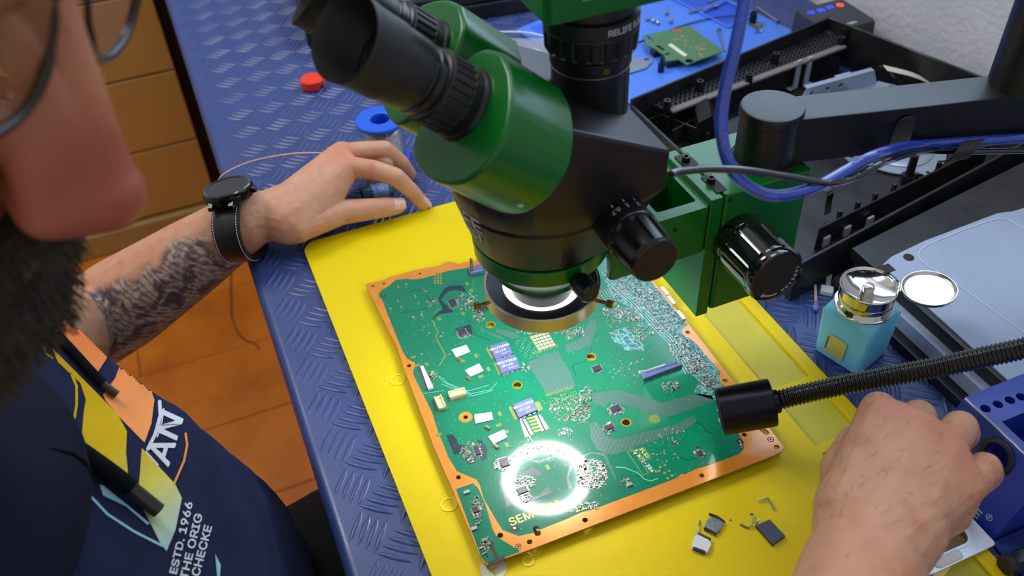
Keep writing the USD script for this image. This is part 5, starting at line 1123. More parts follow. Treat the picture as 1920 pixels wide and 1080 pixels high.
obj('white_cap', bprism(q2, zm+.0010, zm+.0024, .0004, 2), mat('ceramic_white', lin(218, 216, 214), .35), t, smooth=30)
for a, b in (((370, 645), (555, 735)), ((300, 850), (480, 915))):
    A_, B_ = P(*c8([a])[0], zm), P(*c8([b])[0], zm); obj('crimped_edge', put(cbox(-np.linalg.norm(B_-A_)/2, np.linalg.norm(B_-A_)/2, -.0010, .0010, 0, .0026, .0004), frame((A_+B_)/2+np.array([0, 0, .0001]), [*(B_-A_)[:2], 0], [0, 0, 1])), m_chip, t, smooth=False)
t = chipthing('peeled_capacitor', 'torn grey metal component with flared dark edges, upper left of the removed parts', (1339, 985))
q = sg.Polygon(onmat(*c8([(470, 520), (520, 425), (600, 400), (745, 480), (690, 600), (640, 640), (480, 550)])))
m_foilg = mat('torn_foil', lin(128, 136, 140), .3, metal=.8, bump=(700, .0008, 4.))
obj('core', bprism(q, zm+.0004, zm+.0022, .0005, 2), m_foilg, t, smooth=30)
for a, b, h in (((535, 360), (765, 480), .0030), ((460, 560), (640, 655), .0016)):
    A_, B_ = P(*c8([a])[0], zm), P(*c8([b])[0], zm); m_ = (A_+B_)/2; obj('flared_edge', ribbon([A_+[0, 0, h*.5], m_+[0, 0, h], B_+[0, 0, h*.6]], [.0004, .0018, .0010], .0004), m_chip, t, smooth=60)
t = chipthing('metal_sliver', 'short silver metal sliver leaning up from the white topped component on the mat', (1311, 993))
obj('sliver', ribbon([P(*c8([(370, 635)])[0], zm+.0008), P(*c8([(390, 530)])[0], zm+.0014), P(*c8([(405, 430)])[0], zm+.0010)], [.0013, .0002, 0], .0005), m_steel, t, smooth=60)
t = chipthing('lead_frame', 'bent metal frame piece in a V shape, farthest of the removed parts', (1437, 940))
obj('strip', cat_([ribbon([P(*c8([(1250, 160)])[0], zm+.0009), P(*c8([(1320, 135)])[0], zm+.0012), P(*c8([(1392, 112)])[0], zm+.0010)], [.0002, .0011, .0004], .0004), ribbon([P(*c8([(1385, 112)])[0], zm+.0010), P(*c8([(1440, 200)])[0], zm+.0012), P(*c8([(1490, 288)])[0], zm+.0009)], [.0010, .0002, .0004], .0004)]), m_steel, t, smooth=60)
t = chipthing('lead_frame', 'bent metal frame piece in a U shape beside the dark slate chip', (1400, 985))
obj('strip', ribbon([P(*c8([(985, 485)])[0], zm+.0010), P(*c8([(1050, 515)])[0], zm+.0011), P(*c8([(1112, 535)])[0], zm+.0011), P(*c8([(1140, 460)])[0], zm+.0012), P(*c8([(1172, 380)])[0], zm+.0012), P(*c8([(1165, 345)])[0], zm+.0012), P(*c8([(1130, 342)])[0], zm+.0010)], [.0005, .0005, .0012], .0004), m_steel, t, smooth=60)
t = chipthing('tiny_chip', 'tiny dark speck of a component alone between the removed parts', (1369, 976))
q = P(1369.5, 976, zm); obj('body', cbox(q[0]-.0007, q[0]+.0007, q[1]-.0006, q[1]+.0006, zm+.0001, zm+.0007, .0001), m_brown, t, smooth=False)

# ================================================================== blue tool rack, silver tray, screwdriver
m_rack = mat('blue_powder_coat', lin(26, 52, 158), .38, bump=(1600, .00005), coat=.3, crough=.2, var=(lin(30, 58, 150), 12, .5))
ZR = .06
ra, rb = P(1805, 752, ZR), P(1920, 845, ZR)
xt = (ra[0]+rb[0])/2; yf_ = ra[1]+.002; yn_ = .1885; xb = .3945
rk = thing('tool_rack', 'blue sheet metal tool rack with round holes in its top at the right edge', 'tool rack', (.47, .22, 0))
sec = sg.Polygon([(xb, .0007), (xt, ZR-.002), (xt+.002, ZR), (.60, ZR), (.60, .0007)])
def xz(poly, y0, y1): return put(prism(poly, 0, y1-y0), np.array([[1, 0, 0, 0], [0, 0, -1, y1], [0, 1, 0, 0], [0, 0, 0, 1.]]))
body = toman(xz(sec, yn_, yf_))
for px, py in ((1848, 766), (1871, 758), (1893.5, 750), (1915, 744), (1937, 737)):
    q = P(px, py, ZR); body = body-toman(cyl((q[0], q[1], ZR-.02), (q[0], q[1], ZR+.01), .0033, 24))
q = P(1885, 800, ZR); q2 = P(1912, 775, ZR)
rect = cbox(q[0]+.001, q[0]+.05, q[1]-.026, q[1]+.004, ZR-.03, ZR+.01, .0005); body = body-toman(rect)
sl = np.array([xt-xb, 0, ZR]); sl /= np.linalg.norm(sl); nf = np.array([-sl[2], 0, sl[0]])
hc = PL(1868, 856, nf, np.array([xb, 0, 0])@nf)
body = body-toman(cyl(hc-nf*.012, hc+nf*.01, .0098, 40))
obj('casing', tomesh(body), m_rack, rk, smooth=25)
obj('grommet', put(lathe([(.0086, -.003), (.0086, .0010), (.0096, .0020), (.0116, .0014), (.0124, .0002), (.0098, 0), (.0098, -.003), (.0086, -.003)], 48), frame(hc, [0, -1, 0], nf)), m_rubk, rk)
e0, e1_ = np.array([xt+.0008, yf_-.001, ZR+.0002]), np.array([xt+.0008, yn_+.001, ZR+.0002])
nz = [e0+(e1_-e0)*t+np.array([-.0004, 0, 0])*rnd.random() for t in np.linspace(0, 1, 14)]
obj('worn_edge', tube(nz, .0008, 6, 2), mat('bare_metal', lin(196, 200, 214), .35, metal=.7), rk)
tr0 = PL(1855, 970, nf, np.array([xb, 0, 0])@nf); Tn = frame(tr0+nf*.0001, [0, -1, 0], nf)
obj('trademark', cat_([put(prism(circ(0, 0, .0023, 32).difference(circ(0, 0, .0019, 32)), 0, .0002), Tn), text('R', .0020, Tn, .0002, True)]), m_letter, rk, smooth=False)
l0 = PL(1836, 966, nf, np.array([xb, 0, 0])@nf); obj('lettering', text('E', .0062, frame(l0+nf*.0001+np.array([0, .0012, 0]), [0, -1, 0], nf), .0002, True), m_letter, rk, smooth=False)
obj('base_plate', cbox(.393, .60, .12, yn_-.0005, .0003, .003, .0006), mat('blue_base', lin(16, 40, 120), .4), rk, smooth=False)
ty, tx = .1835, .3915
ty1 = .230
tray = thing('metal_tray', 'silver metal tray with a rounded opening lying under the right hand', 'tray', (.34, .23, .004))
o_ = rrect(.325, tx, ty, ty1, .003); in_ = rrect(.335, tx-.0105, ty+.0068, ty1-.008, .008, 8)
m_tr = mat('satin_aluminium', lin(206, 208, 214), .3, metal=.8)
obj('rim', prism(o_.difference(in_), .0062, .0080), m_tr, tray, smooth=False)
obj('rolled_lip', prism(in_.buffer(.0002).difference(in_.buffer(-.0016)), .0068, .0086), m_tr, tray, smooth=False)
obj('well', prism(in_.buffer(-.0014), .0042, .0052), mat('brown_well', lin(112, 86, 50), .4, metal=.4), tray, smooth=False)
a, b = P(1760, 1078, .008), P(1783, 1046, .008)
yb = thing('wooden_spatula', 'pale yellow flat stick lying in the silver tray under the right wrist', 'stick', (*a[:2], .0055))
dd = (b-a)[:2]; LL = np.linalg.norm(dd); dd /= LL
obj('stick', put(rbox(-.05, LL, -.0028, .0028, .0056, .0074, .0006, 2), frame((*a[:2], 0), [*dd, 0], [0, 0, 1])), mat('pale_wood', lin(226, 196, 120), .5), yb)
a, b = P(1775, 1060, .009), P(1795, 1030, .009)
wp = thing('white_scraper', 'white plastic piece with a rounded end lying in the silver tray', 'plastic piece', (*b[:2], .0055))
obj('piece', bprism(rrect(b[0]-.020, b[0]+.001, b[1]-.006, b[1]+.001, .003), .0056, .0092, .0008, 2), m_whit, wp)
sd = thing('screwdriver_handle', 'black hexagonal screwdriver handle lying on the blue base at the lower right corner', 'screwdriver', P(1900, 1055, .01))
s0, s1 = P(1882, 1062, .0098), P(1990, 1020, .0098); d = (s1-s0)/np.linalg.norm(s1-s0)
obj('cap', put(lathe([(0, 0), (.0058, 0), (.0066, .0012), (.0066, .005), (0, .005)], 32), frame(s0, None, d)), m_rubk, sd)
obj('grip', put(lathe([(0, .0045), (.0058, .0045), (.0070, .006), (.0070, .05), (.0060, .055), (0, .055)], 6), frame(s0, None, d)), m_gloss, sd, smooth=False)
# ================================================================== the person
from scipy.spatial.transform import Rotation
def bones(links, edge, seg=20):
    """joins (point, radius) pairs by the hulls of their spheres, refines and returns one Manifold"""
    parts = []
    for a, ra, b, rb in links:
        A_ = m3.Manifold.sphere(ra, seg).translate(tuple(map(float, a))); B_ = m3.Manifold.sphere(rb, seg).translate(tuple(map(float, b)))
        parts.append(m3.Manifold.batch_hull([A_, B_]))
    return m3.Manifold.batch_boolean(parts, m3.OpType.Add).refine_to_length(edge)
def hulls(groups, edge, seg=20):
    parts = []
    for g in groups: parts.append(m3.Manifold.batch_hull([m3.Manifold.sphere(r, seg).translate(tuple(map(float, p))) for p, r in g]))
    return m3.Manifold.batch_boolean(parts, m3.OpType.Add).refine_to_length(edge)
def soften(man, it=10, lamb=.5, nu=.53):
    t = tomesh(man); t.merge_vertices(); trimesh.smoothing.filter_taubin(t, lamb, nu, it); return toman(t)
PY, PS = .335, 1.05
HO = np.array([-.120, .335, .4155]); HM = Rotation.from_euler('zyx', [math.radians(-27.5), math.radians(20.4), math.radians(-1.7)]).as_matrix()
def hd(f, l, u):
    u2 = u+.016*min(1., max(0., (u+.022)/.03)) if u > -.022 else (u if u > -.04 else -.04+(u+.04)*.86)
    f2 = f-.010*min(1., max(0., (-.036-u)/.012))
    return HO+HM@(np.array([f2, l, u2])*PS)
def hg(*pts): return [(hd(*p[:3]), p[3]*PS) for p in pts]
head_groups = [
    hg((-.010, 0, .050, .080), (.018, 0, .048, .074), (-.030, 0, .020, .070), (.040, .018, .050, .050), (.040, -.018, .050, .050)),            # skull
    hg((.060, .020, .052, .032), (.060, -.020, .052, .032), (.068, .022, .028, .022), (.068, -.022, .028, .022)),                               # forehead and brow
    hg((.060, .034, -.012, .024), (.060, -.034, -.012, .024), (.040, .044, .0, .024), (.040, -.044, .0, .024), (.064, 0, .0, .026)),           # cheeks
    hg((.066, .018, -.050, .024), (.066, -.018, -.050, .024), (.066, 0, -.084, .020), (.020, .048, -.060, .018), (.020, -.048, -.060, .018), (.040, .044, -.010, .022), (.040, -.044, -.010, .022), (.066, .012, -.082, .016), (.066, -.012, -.082, .016)),  # jaw
    hg((.086, 0, .016, .0085), (.1040, 0, -.022, .0115)), hg((.1065, 0, -.0265, .0130), (.094, .012, -.0320, .0085), (.094, -.012, -.0320, .0085), (.086, 0, -.030, .012)), hg((.080, .010, .006, .010), (.080, -.010, .006, .010), (.094, .0115, -.030, .008), (.094, -.0115, -.030, .008), (.1000, 0, -.015, .011)),   # nose
    hg((.086, .012, -.0555, .0075), (.086, -.012, -.0555, .0075), (.089, 0, -.0550, .0075)), hg((.085, .012, -.0660, .0080), (.085, -.012, -.0660, .0080), (.088, 0, -.0665, .0080)),   # lips
    hg((.074, .031, .0135, .0125), (.074, .031, .0135, .0124)), hg((.074, -.031, .0135, .0125), (.074, -.031, .0135, .0124)),                   # lids over the eyes
    hg((.083, .016, .034, .009), (.076, .044, .034, .010)), hg((.083, -.016, .034, .009), (.076, -.044, .034, .010)),                             # brow ridges
    hg((-.004, .074, .014, .006), (-.018, .080, .022, .005), (-.010, .077, -.018, .006)), hg((-.004, -.074, .014, .006), (-.018, -.080, .022, .005), (-.010, -.077, -.018, .006)),   # ears
]
SH = np.array([-.205, PY, .165])
neck = [[(hd(-.015, 0, -.05), .060), (SH+[-.01, 0, .055], .062)], [(SH+[-.01, 0, .055], .062), (SH+[.0, .09, .0], .050), (SH+[.0, -.09, .0], .050), (SH+[0, 0, -.10], .09)]]
torso = [[(SH+[.0, .14, -.03], .055), (SH+[.0, -.14, -.03], .055), (SH+[.02, .09, -.16], .095), (SH+[.02, -.09, -.16], .095)], [(SH+[.02, .09, -.16], .095), (SH+[.02, -.09, -.16], .095), (SH+[.04, .09, -.36], .11), (SH+[.04, -.09, -.36], .11)],
         [(SH+[.05, .09, -.40], .10), (SH+[.25, .14, -.40], .085)], [(SH+[.25, .14, -.40], .085), (SH+[.42, .16, -.42], .062)], [(SH+[.05, -.09, -.40], .10), (SH+[.40, -.16, -.44], .062)],
         [(SH+[.42, .16, -.42], .062), (SH+[.38, .16, -.84], .042)], [(SH+[.40, -.16, -.44], .062), (SH+[.36, -.18, -.84], .042)], [(SH+[.38, .16, -.865], .036), (SH+[.56, .17, -.885], .022)], [(SH+[.36, -.18, -.865], .036), (SH+[.54, -.20, -.885], .022)]]
# left arm and hand
WL = P(458, 416, .030); EL_ = D(150, 622, .915); SL = SH+[0, .185, -.03]
fdir = (WL-EL_)/np.linalg.norm(WL-EL_)
larm = [(SL, .058, EL_, .047), (EL_, .047, EL_+fdir*.07, .046), (EL_+fdir*.07, .046, EL_+fdir*.16, .037), (EL_+fdir*.16, .037, WL, .0275)]
body_low = soften(hulls(head_groups, .0045).refine_to_length(.0045), 6)
trunk = soften(hulls(neck+torso, .016), 10)
larm_m = soften(bones(larm, .006), 12)
def hand(fing, palm, edge=.0022, it=5):
    links = []
    for ch in fing:
        for (a, ra), (b, rb) in zip(ch[:-1], ch[1:]): links.append((a, ra, b, rb))
    pal = [[(a, r) for a, r in g] for g in palm]
    parts = hulls(pal, edge*1.3)+bones(links, edge)
    return soften(parts.refine_to_length(edge), it)
w0 = WL; w1 = P(500, 405, .031)
iM, mM, rM, pM = P(655, 314, .050), P(634, 290, .054), P(640, 284, .046), P(652, 284, .034)
thC, thM = P(560, 425, .026), P(640, 398, .023)
fingL = [
    [(iM, .0108), (P(700, 318, .048), .0092), (P(742, 332, .042), .0090), (P(773, 360, .025), .0076), (P(793, 383, .0085), .0066)],
    [(mM, .0108), (P(680, 283, .052), .0094), (P(722, 281, .047), .0092), (P(752, 305, .028), .0078), (P(768, 326, .0085), .0068)],
    [(rM, .0100), (P(690, 292, .044), .0088), (P(722, 306, .036), .0084), (P(722, 335, .018), .0074), (P(700, 345, .010), .0068)],
    [(pM, .0088), (P(690, 310, .030), .0076), (P(708, 332, .020), .0072), (P(694, 352, .010), .0066)],
    [(thC, .0145), (thM, .0120), (P(695, 392, .021), .0102), (P(728, 388, .0185), .0092), (P(746, 386, .0165), .0078)],
]
palmL = [[(w1, .0230), (P(540, 415, .028), .022), (P(548, 380, .036), .020)], [(P(540, 415, .028), .022), (P(548, 380, .036), .020), (iM, .0108), (mM, .0108), (thC, .0150), (P(600, 405, .026), .012)], [(P(548, 380, .036), .020), (mM, .0108), (rM, .0100), (pM, .0088), (P(580, 390, .022), .014)], [(w0, .0265), (w1, .0230), (w0+np.array([0, 0, .004]), .026)]]
hl = hand(fingL, palmL)
# right arm and fist
WR = D(1628, 1040, .475); SR = SH+[0, -.185, -.03]; ER = np.array([.030, -.015, .035])
rd = (WR-ER)/np.linalg.norm(WR-ER)
rarm = [(SR, .058, ER, .046), (ER, .046, ER+rd*.07, .046), (ER+rd*.07, .046, ER+rd*.17, .039), (ER+rd*.17, .039, WR-rd*.01, .0315)]
rarm_m = soften(bones(rarm, .006), 12)
kI, kM, kR, kP = D(1650, 782, .530), D(1716, 806, .520), D(1772, 842, .515), D(1812, 912, .508)
dn = np.array([.10, .25, -.96]); dn /= np.linalg.norm(dn)
fingR = [
    [(kI, .0120), (D(1648, 768, .548), .0112), (kI+dn*.030+rd*.012, .0098), (kI+dn*.042-rd*.010, .0088)],
    [(kM, .0118), (D(1722, 782, .545), .0108), (kM+dn*.032+rd*.012, .0098), (kM+dn*.044-rd*.010, .0088)],
    [(kR, .0108), (D(1800, 802, .535), .0104), (D(1806, 812, .555), .0098), (kR+dn*.042-rd*.006, .0086)],
    [(kP, .0098), (D(1846, 878, .522), .0096), (D(1852, 888, .540), .0088), (kP+dn*.036-rd*.004, .0080)],
    [(D(1590, 930, .505), .0150), (D(1578, 880, .535), .0125), (D(1600, 830, .565), .0105), (D(1640, 810, .575), .0095)],
]
w2 = D(1650, 985, .490)
palmR = [[(WR, .0285), (w2, .0270), (D(1700, 985, .488), .022), (D(1600, 990, .492), .022)], [(w2, .027), (D(1705, 960, .490), .020), (D(1595, 955, .495), .020), (kI, .0130), (kM, .0128), (kR, .0118), (kP, .0105)], [(kI, .012), (kP, .0098), (w2+dn*.022, .020), (kI+dn*.025-rd*.01, .012), (kP+dn*.02-rd*.01, .012)], [(D(1590, 930, .505), .0150), (w2, .024), (kI, .011)]]
hr_ = hand(fingR, palmR)
bodyM = m3.Manifold.batch_boolean([body_low, trunk, larm_m, rarm_m, hl, hr_], m3.OpType.Add)
bm = tomesh(bodyM); bm.merge_vertices()
comps = bm.split(only_watertight=False); bm = max(comps, key=lambda c: len(c.vertices))
# a light second smoothing where the parts meet
V0 = bm.vertices.copy(); trimesh.smoothing.filter_taubin(bm, .5, .53, 3)
v = bm.vertices
# ---- skin colours: redness and tattoo, with the face's shade painted into a darker head
def col(*c): return np.array(lin(*c))
skin = np.tile(col(202, 150, 118), (len(v), 1))
n1 = meshkit.fbm(v*90, 3, 1)[:, None]; n2 = meshkit.fbm(v*260, 3, 2)[:, None]
skin = skin*(.93+.14*n2)+(col(196, 128, 104)-col(205, 158, 128))*np.clip((n1-.45)*1.6, 0, 1)
def near_(c, r): return np.clip(1-np.linalg.norm(v-c, axis=1)/r, 0, 1)[:, None]
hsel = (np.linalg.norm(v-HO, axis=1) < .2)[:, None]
skin = np.where(hsel, skin*.25+.75*col(164, 92, 58), skin)  # head tone darkened to carry the shade on the face
w = np.clip(near_(hd(.108, 0, -.026), .040)*2, 0, 1)*.75; skin = skin*(1-w)+col(150, 66, 46)*w  # nose redness, with shade and warm reflected light painted in
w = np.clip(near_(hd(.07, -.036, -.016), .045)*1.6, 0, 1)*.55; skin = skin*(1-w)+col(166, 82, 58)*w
for k_ in (iM, mM, kI, kM, kR, kP):
    w = near_(k_+np.array([0, 0, .008]), .022)*.55; skin = skin*(1-w)+col(204, 122, 98)*w
# tattoo round the inner side of the left forearm, in arm coordinates
sA = (v-EL_)@fdir; up_ = np.array([0, 0, 1.])-fdir*fdir[2]; up_ /= np.linalg.norm(up_); sd_ = np.cross(fdir, up_); q_ = v-EL_-sA[:, None]*fdir; ang = np.arctan2(q_@sd_, q_@up_)
onA = (sA > .03) & (sA < .262) & (np.linalg.norm(q_, axis=1) < .06) & (v[:, 1] > .5)
LA = np.linalg.norm(WL-EL_); onA = onA & (sA < LA)
edge_ = .62+.20*np.sin(sA*58)+.4*(meshkit.noise(np.c_[sA*70, ang*0, ang*0], 8)-.5)
ink = np.clip((ang-edge_)/.20, 0, 1)*np.clip((LA-.012-sA)/.02, 0, 1)*onA
ink_at = np.c_[ink, sA*10, np.where(onA, (ang+math.pi)/6.3, 0)]
# lips and inner eye tone
w = np.clip(near_(hd(.092, 0, -.060), .022)*1.6, 0, 1)*.5; skin = skin*(1-w)+col(150, 70, 62)*w
skin = np.clip(skin, .004, 1)
m_skin = usdkit.material(stage, '/World/Looks/skin', {'at': ('attribute', {'attribute': 'tint'}), 'ink': ('attribute', {'attribute': 'ink'}), 'sp': ('separate_color', {}), 'cv': ('combine_xyz', {'z': 0.}),
    'mp': ('mapping', {'scale': (3.2, 9., 1.)}), 'mp2': ('mapping', {'scale': (9., 16., 1.), 'rotation': (0, 0, .5)}), 'n1': ('noise_texture', {'scale': 1.6, 'detail': 5., 'distortion': 1.2}), 'n2': ('noise_texture', {'scale': 1.2, 'detail': 3., 'distortion': 2.2}), 'wv': ('wave_texture', {'scale': .55, 'distortion': 9., 'detail': 3., 'detail_scale': 1.4}),
    'r1': ('rgb_ramp', {'ramp': [(0, lin(38, 44, 58)), (.40, lin(70, 74, 88)), (.47, lin(126, 118, 120)), (.56, lin(190, 170, 156)), (.66, lin(150, 138, 134)), (1, lin(96, 96, 106))]}),
    'r2': ('rgb_ramp', {'ramp': [(0, (0., 0., 0.)), (.30, (0., 0., 0.)), (.40, (1., 1., 1.)), (1, (1., 1., 1.))]}), 'mm': ('mix_color', {'blend_type': 'multiply', 'fac': .5}), 'mx': ('mix_color', {}), 'mf': ('math', {'math_type': 'multiply', 'value2': .93}),
    'tc': ('texture_coordinate', {}), 'nb': ('noise_texture', {'scale': 1300., 'detail': 4.}), 'nb2': ('noise_texture', {'scale': 120., 'detail': 4.}), 'ad': ('math', {'math_type': 'multiply_add', 'value2': 3.5}), 'b': ('bump', {'strength': 1., 'distance': .0002}),
    'p': ('principled_bsdf', {'roughness': .46, 'specular_ior_level': .4, 'subsurface_weight': .12, 'subsurface_radius': (1., .35, .2), 'subsurface_scale': .004})},
    [('ink.color', 'sp.color'), ('sp.g', 'cv.x'), ('sp.b', 'cv.y'), ('cv.vector', 'mp.vector'), ('cv.vector', 'mp2.vector'), ('mp.vector', 'n1.vector'), ('mp2.vector', 'wv.vector'), ('n1.fac', 'r1.fac'), ('wv.fac', 'r2.fac'), ('r1.color', 'mm.a'), ('r2.color', 'mm.b'),
     ('sp.r', 'mf.value1'), ('mf.value', 'mx.fac'), ('at.color', 'mx.a'), ('mm.result', 'mx.b'), ('mx.result', 'p.base_color'), ('tc.object', 'nb.vector'), ('tc.object', 'nb2.vector'), ('nb2.fac', 'ad.value1'), ('nb.fac', 'ad.value3'), ('ad.value', 'b.height'), ('b.normal', 'p.normal')], surface='p.BSDF')
per = thing('person', 'bearded person in a dark blue printed hoodie leaning over the bench with a tattooed forearm', 'person', (-.2, PY, -.75))
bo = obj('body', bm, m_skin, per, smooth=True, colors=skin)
UsdGeom.PrimvarsAPI(UsdGeom.Mesh(bo)).CreatePrimvar('ink', Sdf.ValueTypeNames.Color3fArray, 'vertex').Set(Vt.Vec3fArray.FromNumpy(np.ascontiguousarray(ink_at, np.float32)))
# nails of the left hand
m_nail = mat('nail', lin(226, 178, 160), .25, spec=.6)
def nail(tip, base, r, upv, name='nail'):
    d = tip-base; d /= np.linalg.norm(d); upv = upv-d*(upv@d); upv /= np.linalg.norm(upv); sd = np.cross(d, upv); pts = []
    for a in np.linspace(-.75, .75, 7):
        for s, h in ((-.0070, 0), (-.0045, .0002), (.0045, .0002), (.0060, -.0003)):
            k = r+.0004+h; pts.append(tip+d*(s-.0005)+(upv*math.cos(a)+sd*math.sin(a))*k); 
    pts += [p-upv*.0012 for p in pts]
    obj(name, hullp(pts), m_nail, per, smooth=60)
nail(fingL[4][4][0], fingL[4][3][0], .0080, np.array([.25, -.55, .75])); nail(fingL[0][4][0], fingL[0][3][0], .0066, np.array([.7, -.1, .6]))
# eyes
for s in (1, -1):
    e = hd(.0778, s*.031, .0130); obj('eye', ball(e, .0100*PS, 12), mat('eye_white', lin(206, 200, 194), .15), per)
    obj('iris', put(lathe([(0, .0104), (.0052, .0094), (.0054, .0088), (0, .0088)], 24), frame(e, None, HM@np.array([.94, 0, -.34]))), mat('iris', lin(50, 44, 40), .1), per)
# ---- hoodie: own cloth, thicker than the body
sl_L, sl_R = SL+(EL_-SL)*.08, SR+(ER-SR)*.86
gh = [[(SH+[-.02, .10, .03], .058), (SH+[-.02, -.10, .03], .058), (SH+[.0, .165, -.03], .070), (SH+[.0, -.165, -.03], .070), (SH+[.046, .098, -.145], .104), (SH+[.040, -.09, -.15], .100)],
      [(SH+[.046, .098, -.145], .104), (SH+[.040, -.09, -.15], .100), (SH+[.070, .100, -.26], .115), (SH+[.070, -.095, -.26], .112)],
      [(SH+[.070, .100, -.26], .115), (SH+[.070, -.095, -.26], .112), (SH+[.050, .10, -.36], .112), (SH+[.050, -.10, -.36], .112)],
      [(SL, .074), (sl_L, .066)], [(SR, .074), (sl_R, .064)], [(SL, .074), (SH+[.0, .10, -.05], .085)], [(SR, .074), (SH+[.0, -.10, -.05], .085)]]
hm0 = soften(hulls(gh, .010), 14)
ht = tomesh(hm0); ht.merge_vertices()
nv = ht.vertex_normals; wr_ = (meshkit.fbm(ht.vertices*np.array([9, 14, 16]), 3, 4)-.5)
ht.vertices = ht.vertices+nv*(wr_[:, None]*.016)
m_hood = mat('navy_fleece', lin(28, 38, 72), .9, spec=.25, bump=(1500, .0004, 3.0), var=(lin(22, 28, 58), 30, .6))
obj('hoodie', ht, m_hood, per, smooth=True)
# hood collar
def ringp(c, rx, ry, tilt, n=24): return [c+np.array([rx*math.cos(a), ry*math.sin(a), tilt*math.cos(a)]) for a in np.linspace(0, 2*math.pi, n, endpoint=False)]
cr = ringp(SH+[-.005, 0, .055], .085, .100, -.045); cr.append(cr[0])
obj('hood_collar', tube(cr, .026, 16, 5), mat('navy_fleece_dark', lin(20, 25, 46), .92, spec=.2, bump=(1500, .0004, 3.)), per, smooth=60)
obj('hood', hullp(np.vstack([ball(SH+[-.10, 0, .03], .075, 8).vertices*1.0, ball(SH+[-.10, .06, .0], .06, 8).vertices, ball(SH+[-.10, -.06, .0], .06, 8).vertices])), m_hood, per, smooth=40)
# trousers
m_tr_ = mat('black_trousers', lin(20, 19, 20), .9, spec=.2, bump=(1300, .0005))
gt = [[(SH+[.05, .09, -.40], .115), (SH+[.25, .14, -.40], .100)], [(SH+[.25, .14, -.40], .100), (SH+[.42, .16, -.42], .078)], [(SH+[.05, -.09, -.40], .115), (SH+[.40, -.16, -.44], .078)], [(SH+[.05, .09, -.40], .115), (SH+[.05, -.09, -.40], .115)], [(SH+[.42, .16, -.42], .078), (SH+[.38, .16, -.80], .058)], [(SH+[.40, -.16, -.44], .078), (SH+[.36, -.18, -.80], .058)]]
tt_ = tomesh(soften(hulls(gt, .016), 8)); tt_.merge_vertices(); tt_.vertices = tt_.vertices+tt_.vertex_normals*((meshkit.fbm(tt_.vertices*14, 3, 6)-.5)[:, None]*.014)
obj('trousers', tt_, m_tr_, per, smooth=True)
for s, x in ((.165, .38), (-.19, .36)): obj('shoe', hullp(np.vstack([ball(SH+[x-.02, s, -.870], .045, 8).vertices, ball(SH+[x+.20, s*1.05, -.885], .030, 8).vertices])*[1, 1, 1]), m_rubk, per)
stool = thing('stool', 'dark round stool the person sits on beside the workbench', 'stool', (SH[0]+.03, PY, -.75))
zc = SH[2]-.40-.115
obj('seat', put(lathe([(0, zc-.05), (.18, zc-.05), (.19, zc-.04), (.19, zc-.008), (.18, zc), (0, zc)], 48), trans(SH[0]+.03, PY, 0)), m_dark, stool)
obj('column', cyl((SH[0]+.03, PY, -.745), (SH[0]+.03, PY, zc-.045), .025, 24), m_dgrey, stool); obj('foot_disc', put(lathe([(0, -.7488), (.2, -.7488), (.2, -.738), (.03, -.72), (0, -.72)], 48), trans(SH[0]+.03, PY, 0)), m_dark, stool)
# ---- prints and cords lie on the hoodie: drawn on the cloth and lifted half a millimetre
_tv = ht.vertices[ht.faces]; _pp = proj(_tv.reshape(-1, 3)).reshape(-1, 3, 2); _fn = ht.face_normals
_ok = (((C-_tv[:, 0])*_fn).sum(1) > 0) & (_pp[:, :, 0].max(1) > -80) & (_pp[:, :, 0].min(1) < 640) & (_pp[:, :, 1].max(1) > 520) & (_pp[:, :, 1].min(1) < 1180)
_tv, _pp, _fn = _tv[_ok], _pp[_ok], _fn[_ok]
def hit(px):
    """where the picture's points fall on the front of the hoodie"""
    px = np.asarray(px, float); out = np.full((len(px), 3), np.nan); nn = np.zeros((len(px), 3))
    a, b, c = _pp[:, 0], _pp[:, 1], _pp[:, 2]; den = (b[:, 1]-c[:, 1])*(a[:, 0]-c[:, 0])+(c[:, 0]-b[:, 0])*(a[:, 1]-c[:, 1])
    for i, (x, y) in enumerate(px):
        w0_ = ((b[:, 1]-c[:, 1])*(x-c[:, 0])+(c[:, 0]-b[:, 0])*(y-c[:, 1]))/den; w1_ = ((c[:, 1]-a[:, 1])*(x-c[:, 0])+(a[:, 0]-c[:, 0])*(y-c[:, 1]))/den; w2_ = 1-w0_-w1_
        k = np.nonzero((w0_ >= -1e-6) & (w1_ >= -1e-6) & (w2_ >= -1e-6))[0]
        if not len(k): continue
        d = ray(x, y); t = ((_tv[k, 0]-C)*_fn[k]).sum(1)/(_fn[k]@d); j = k[np.argmin(t)]; out[i] = C+d*t.min(); nn[i] = _fn[j]
    return out, nn
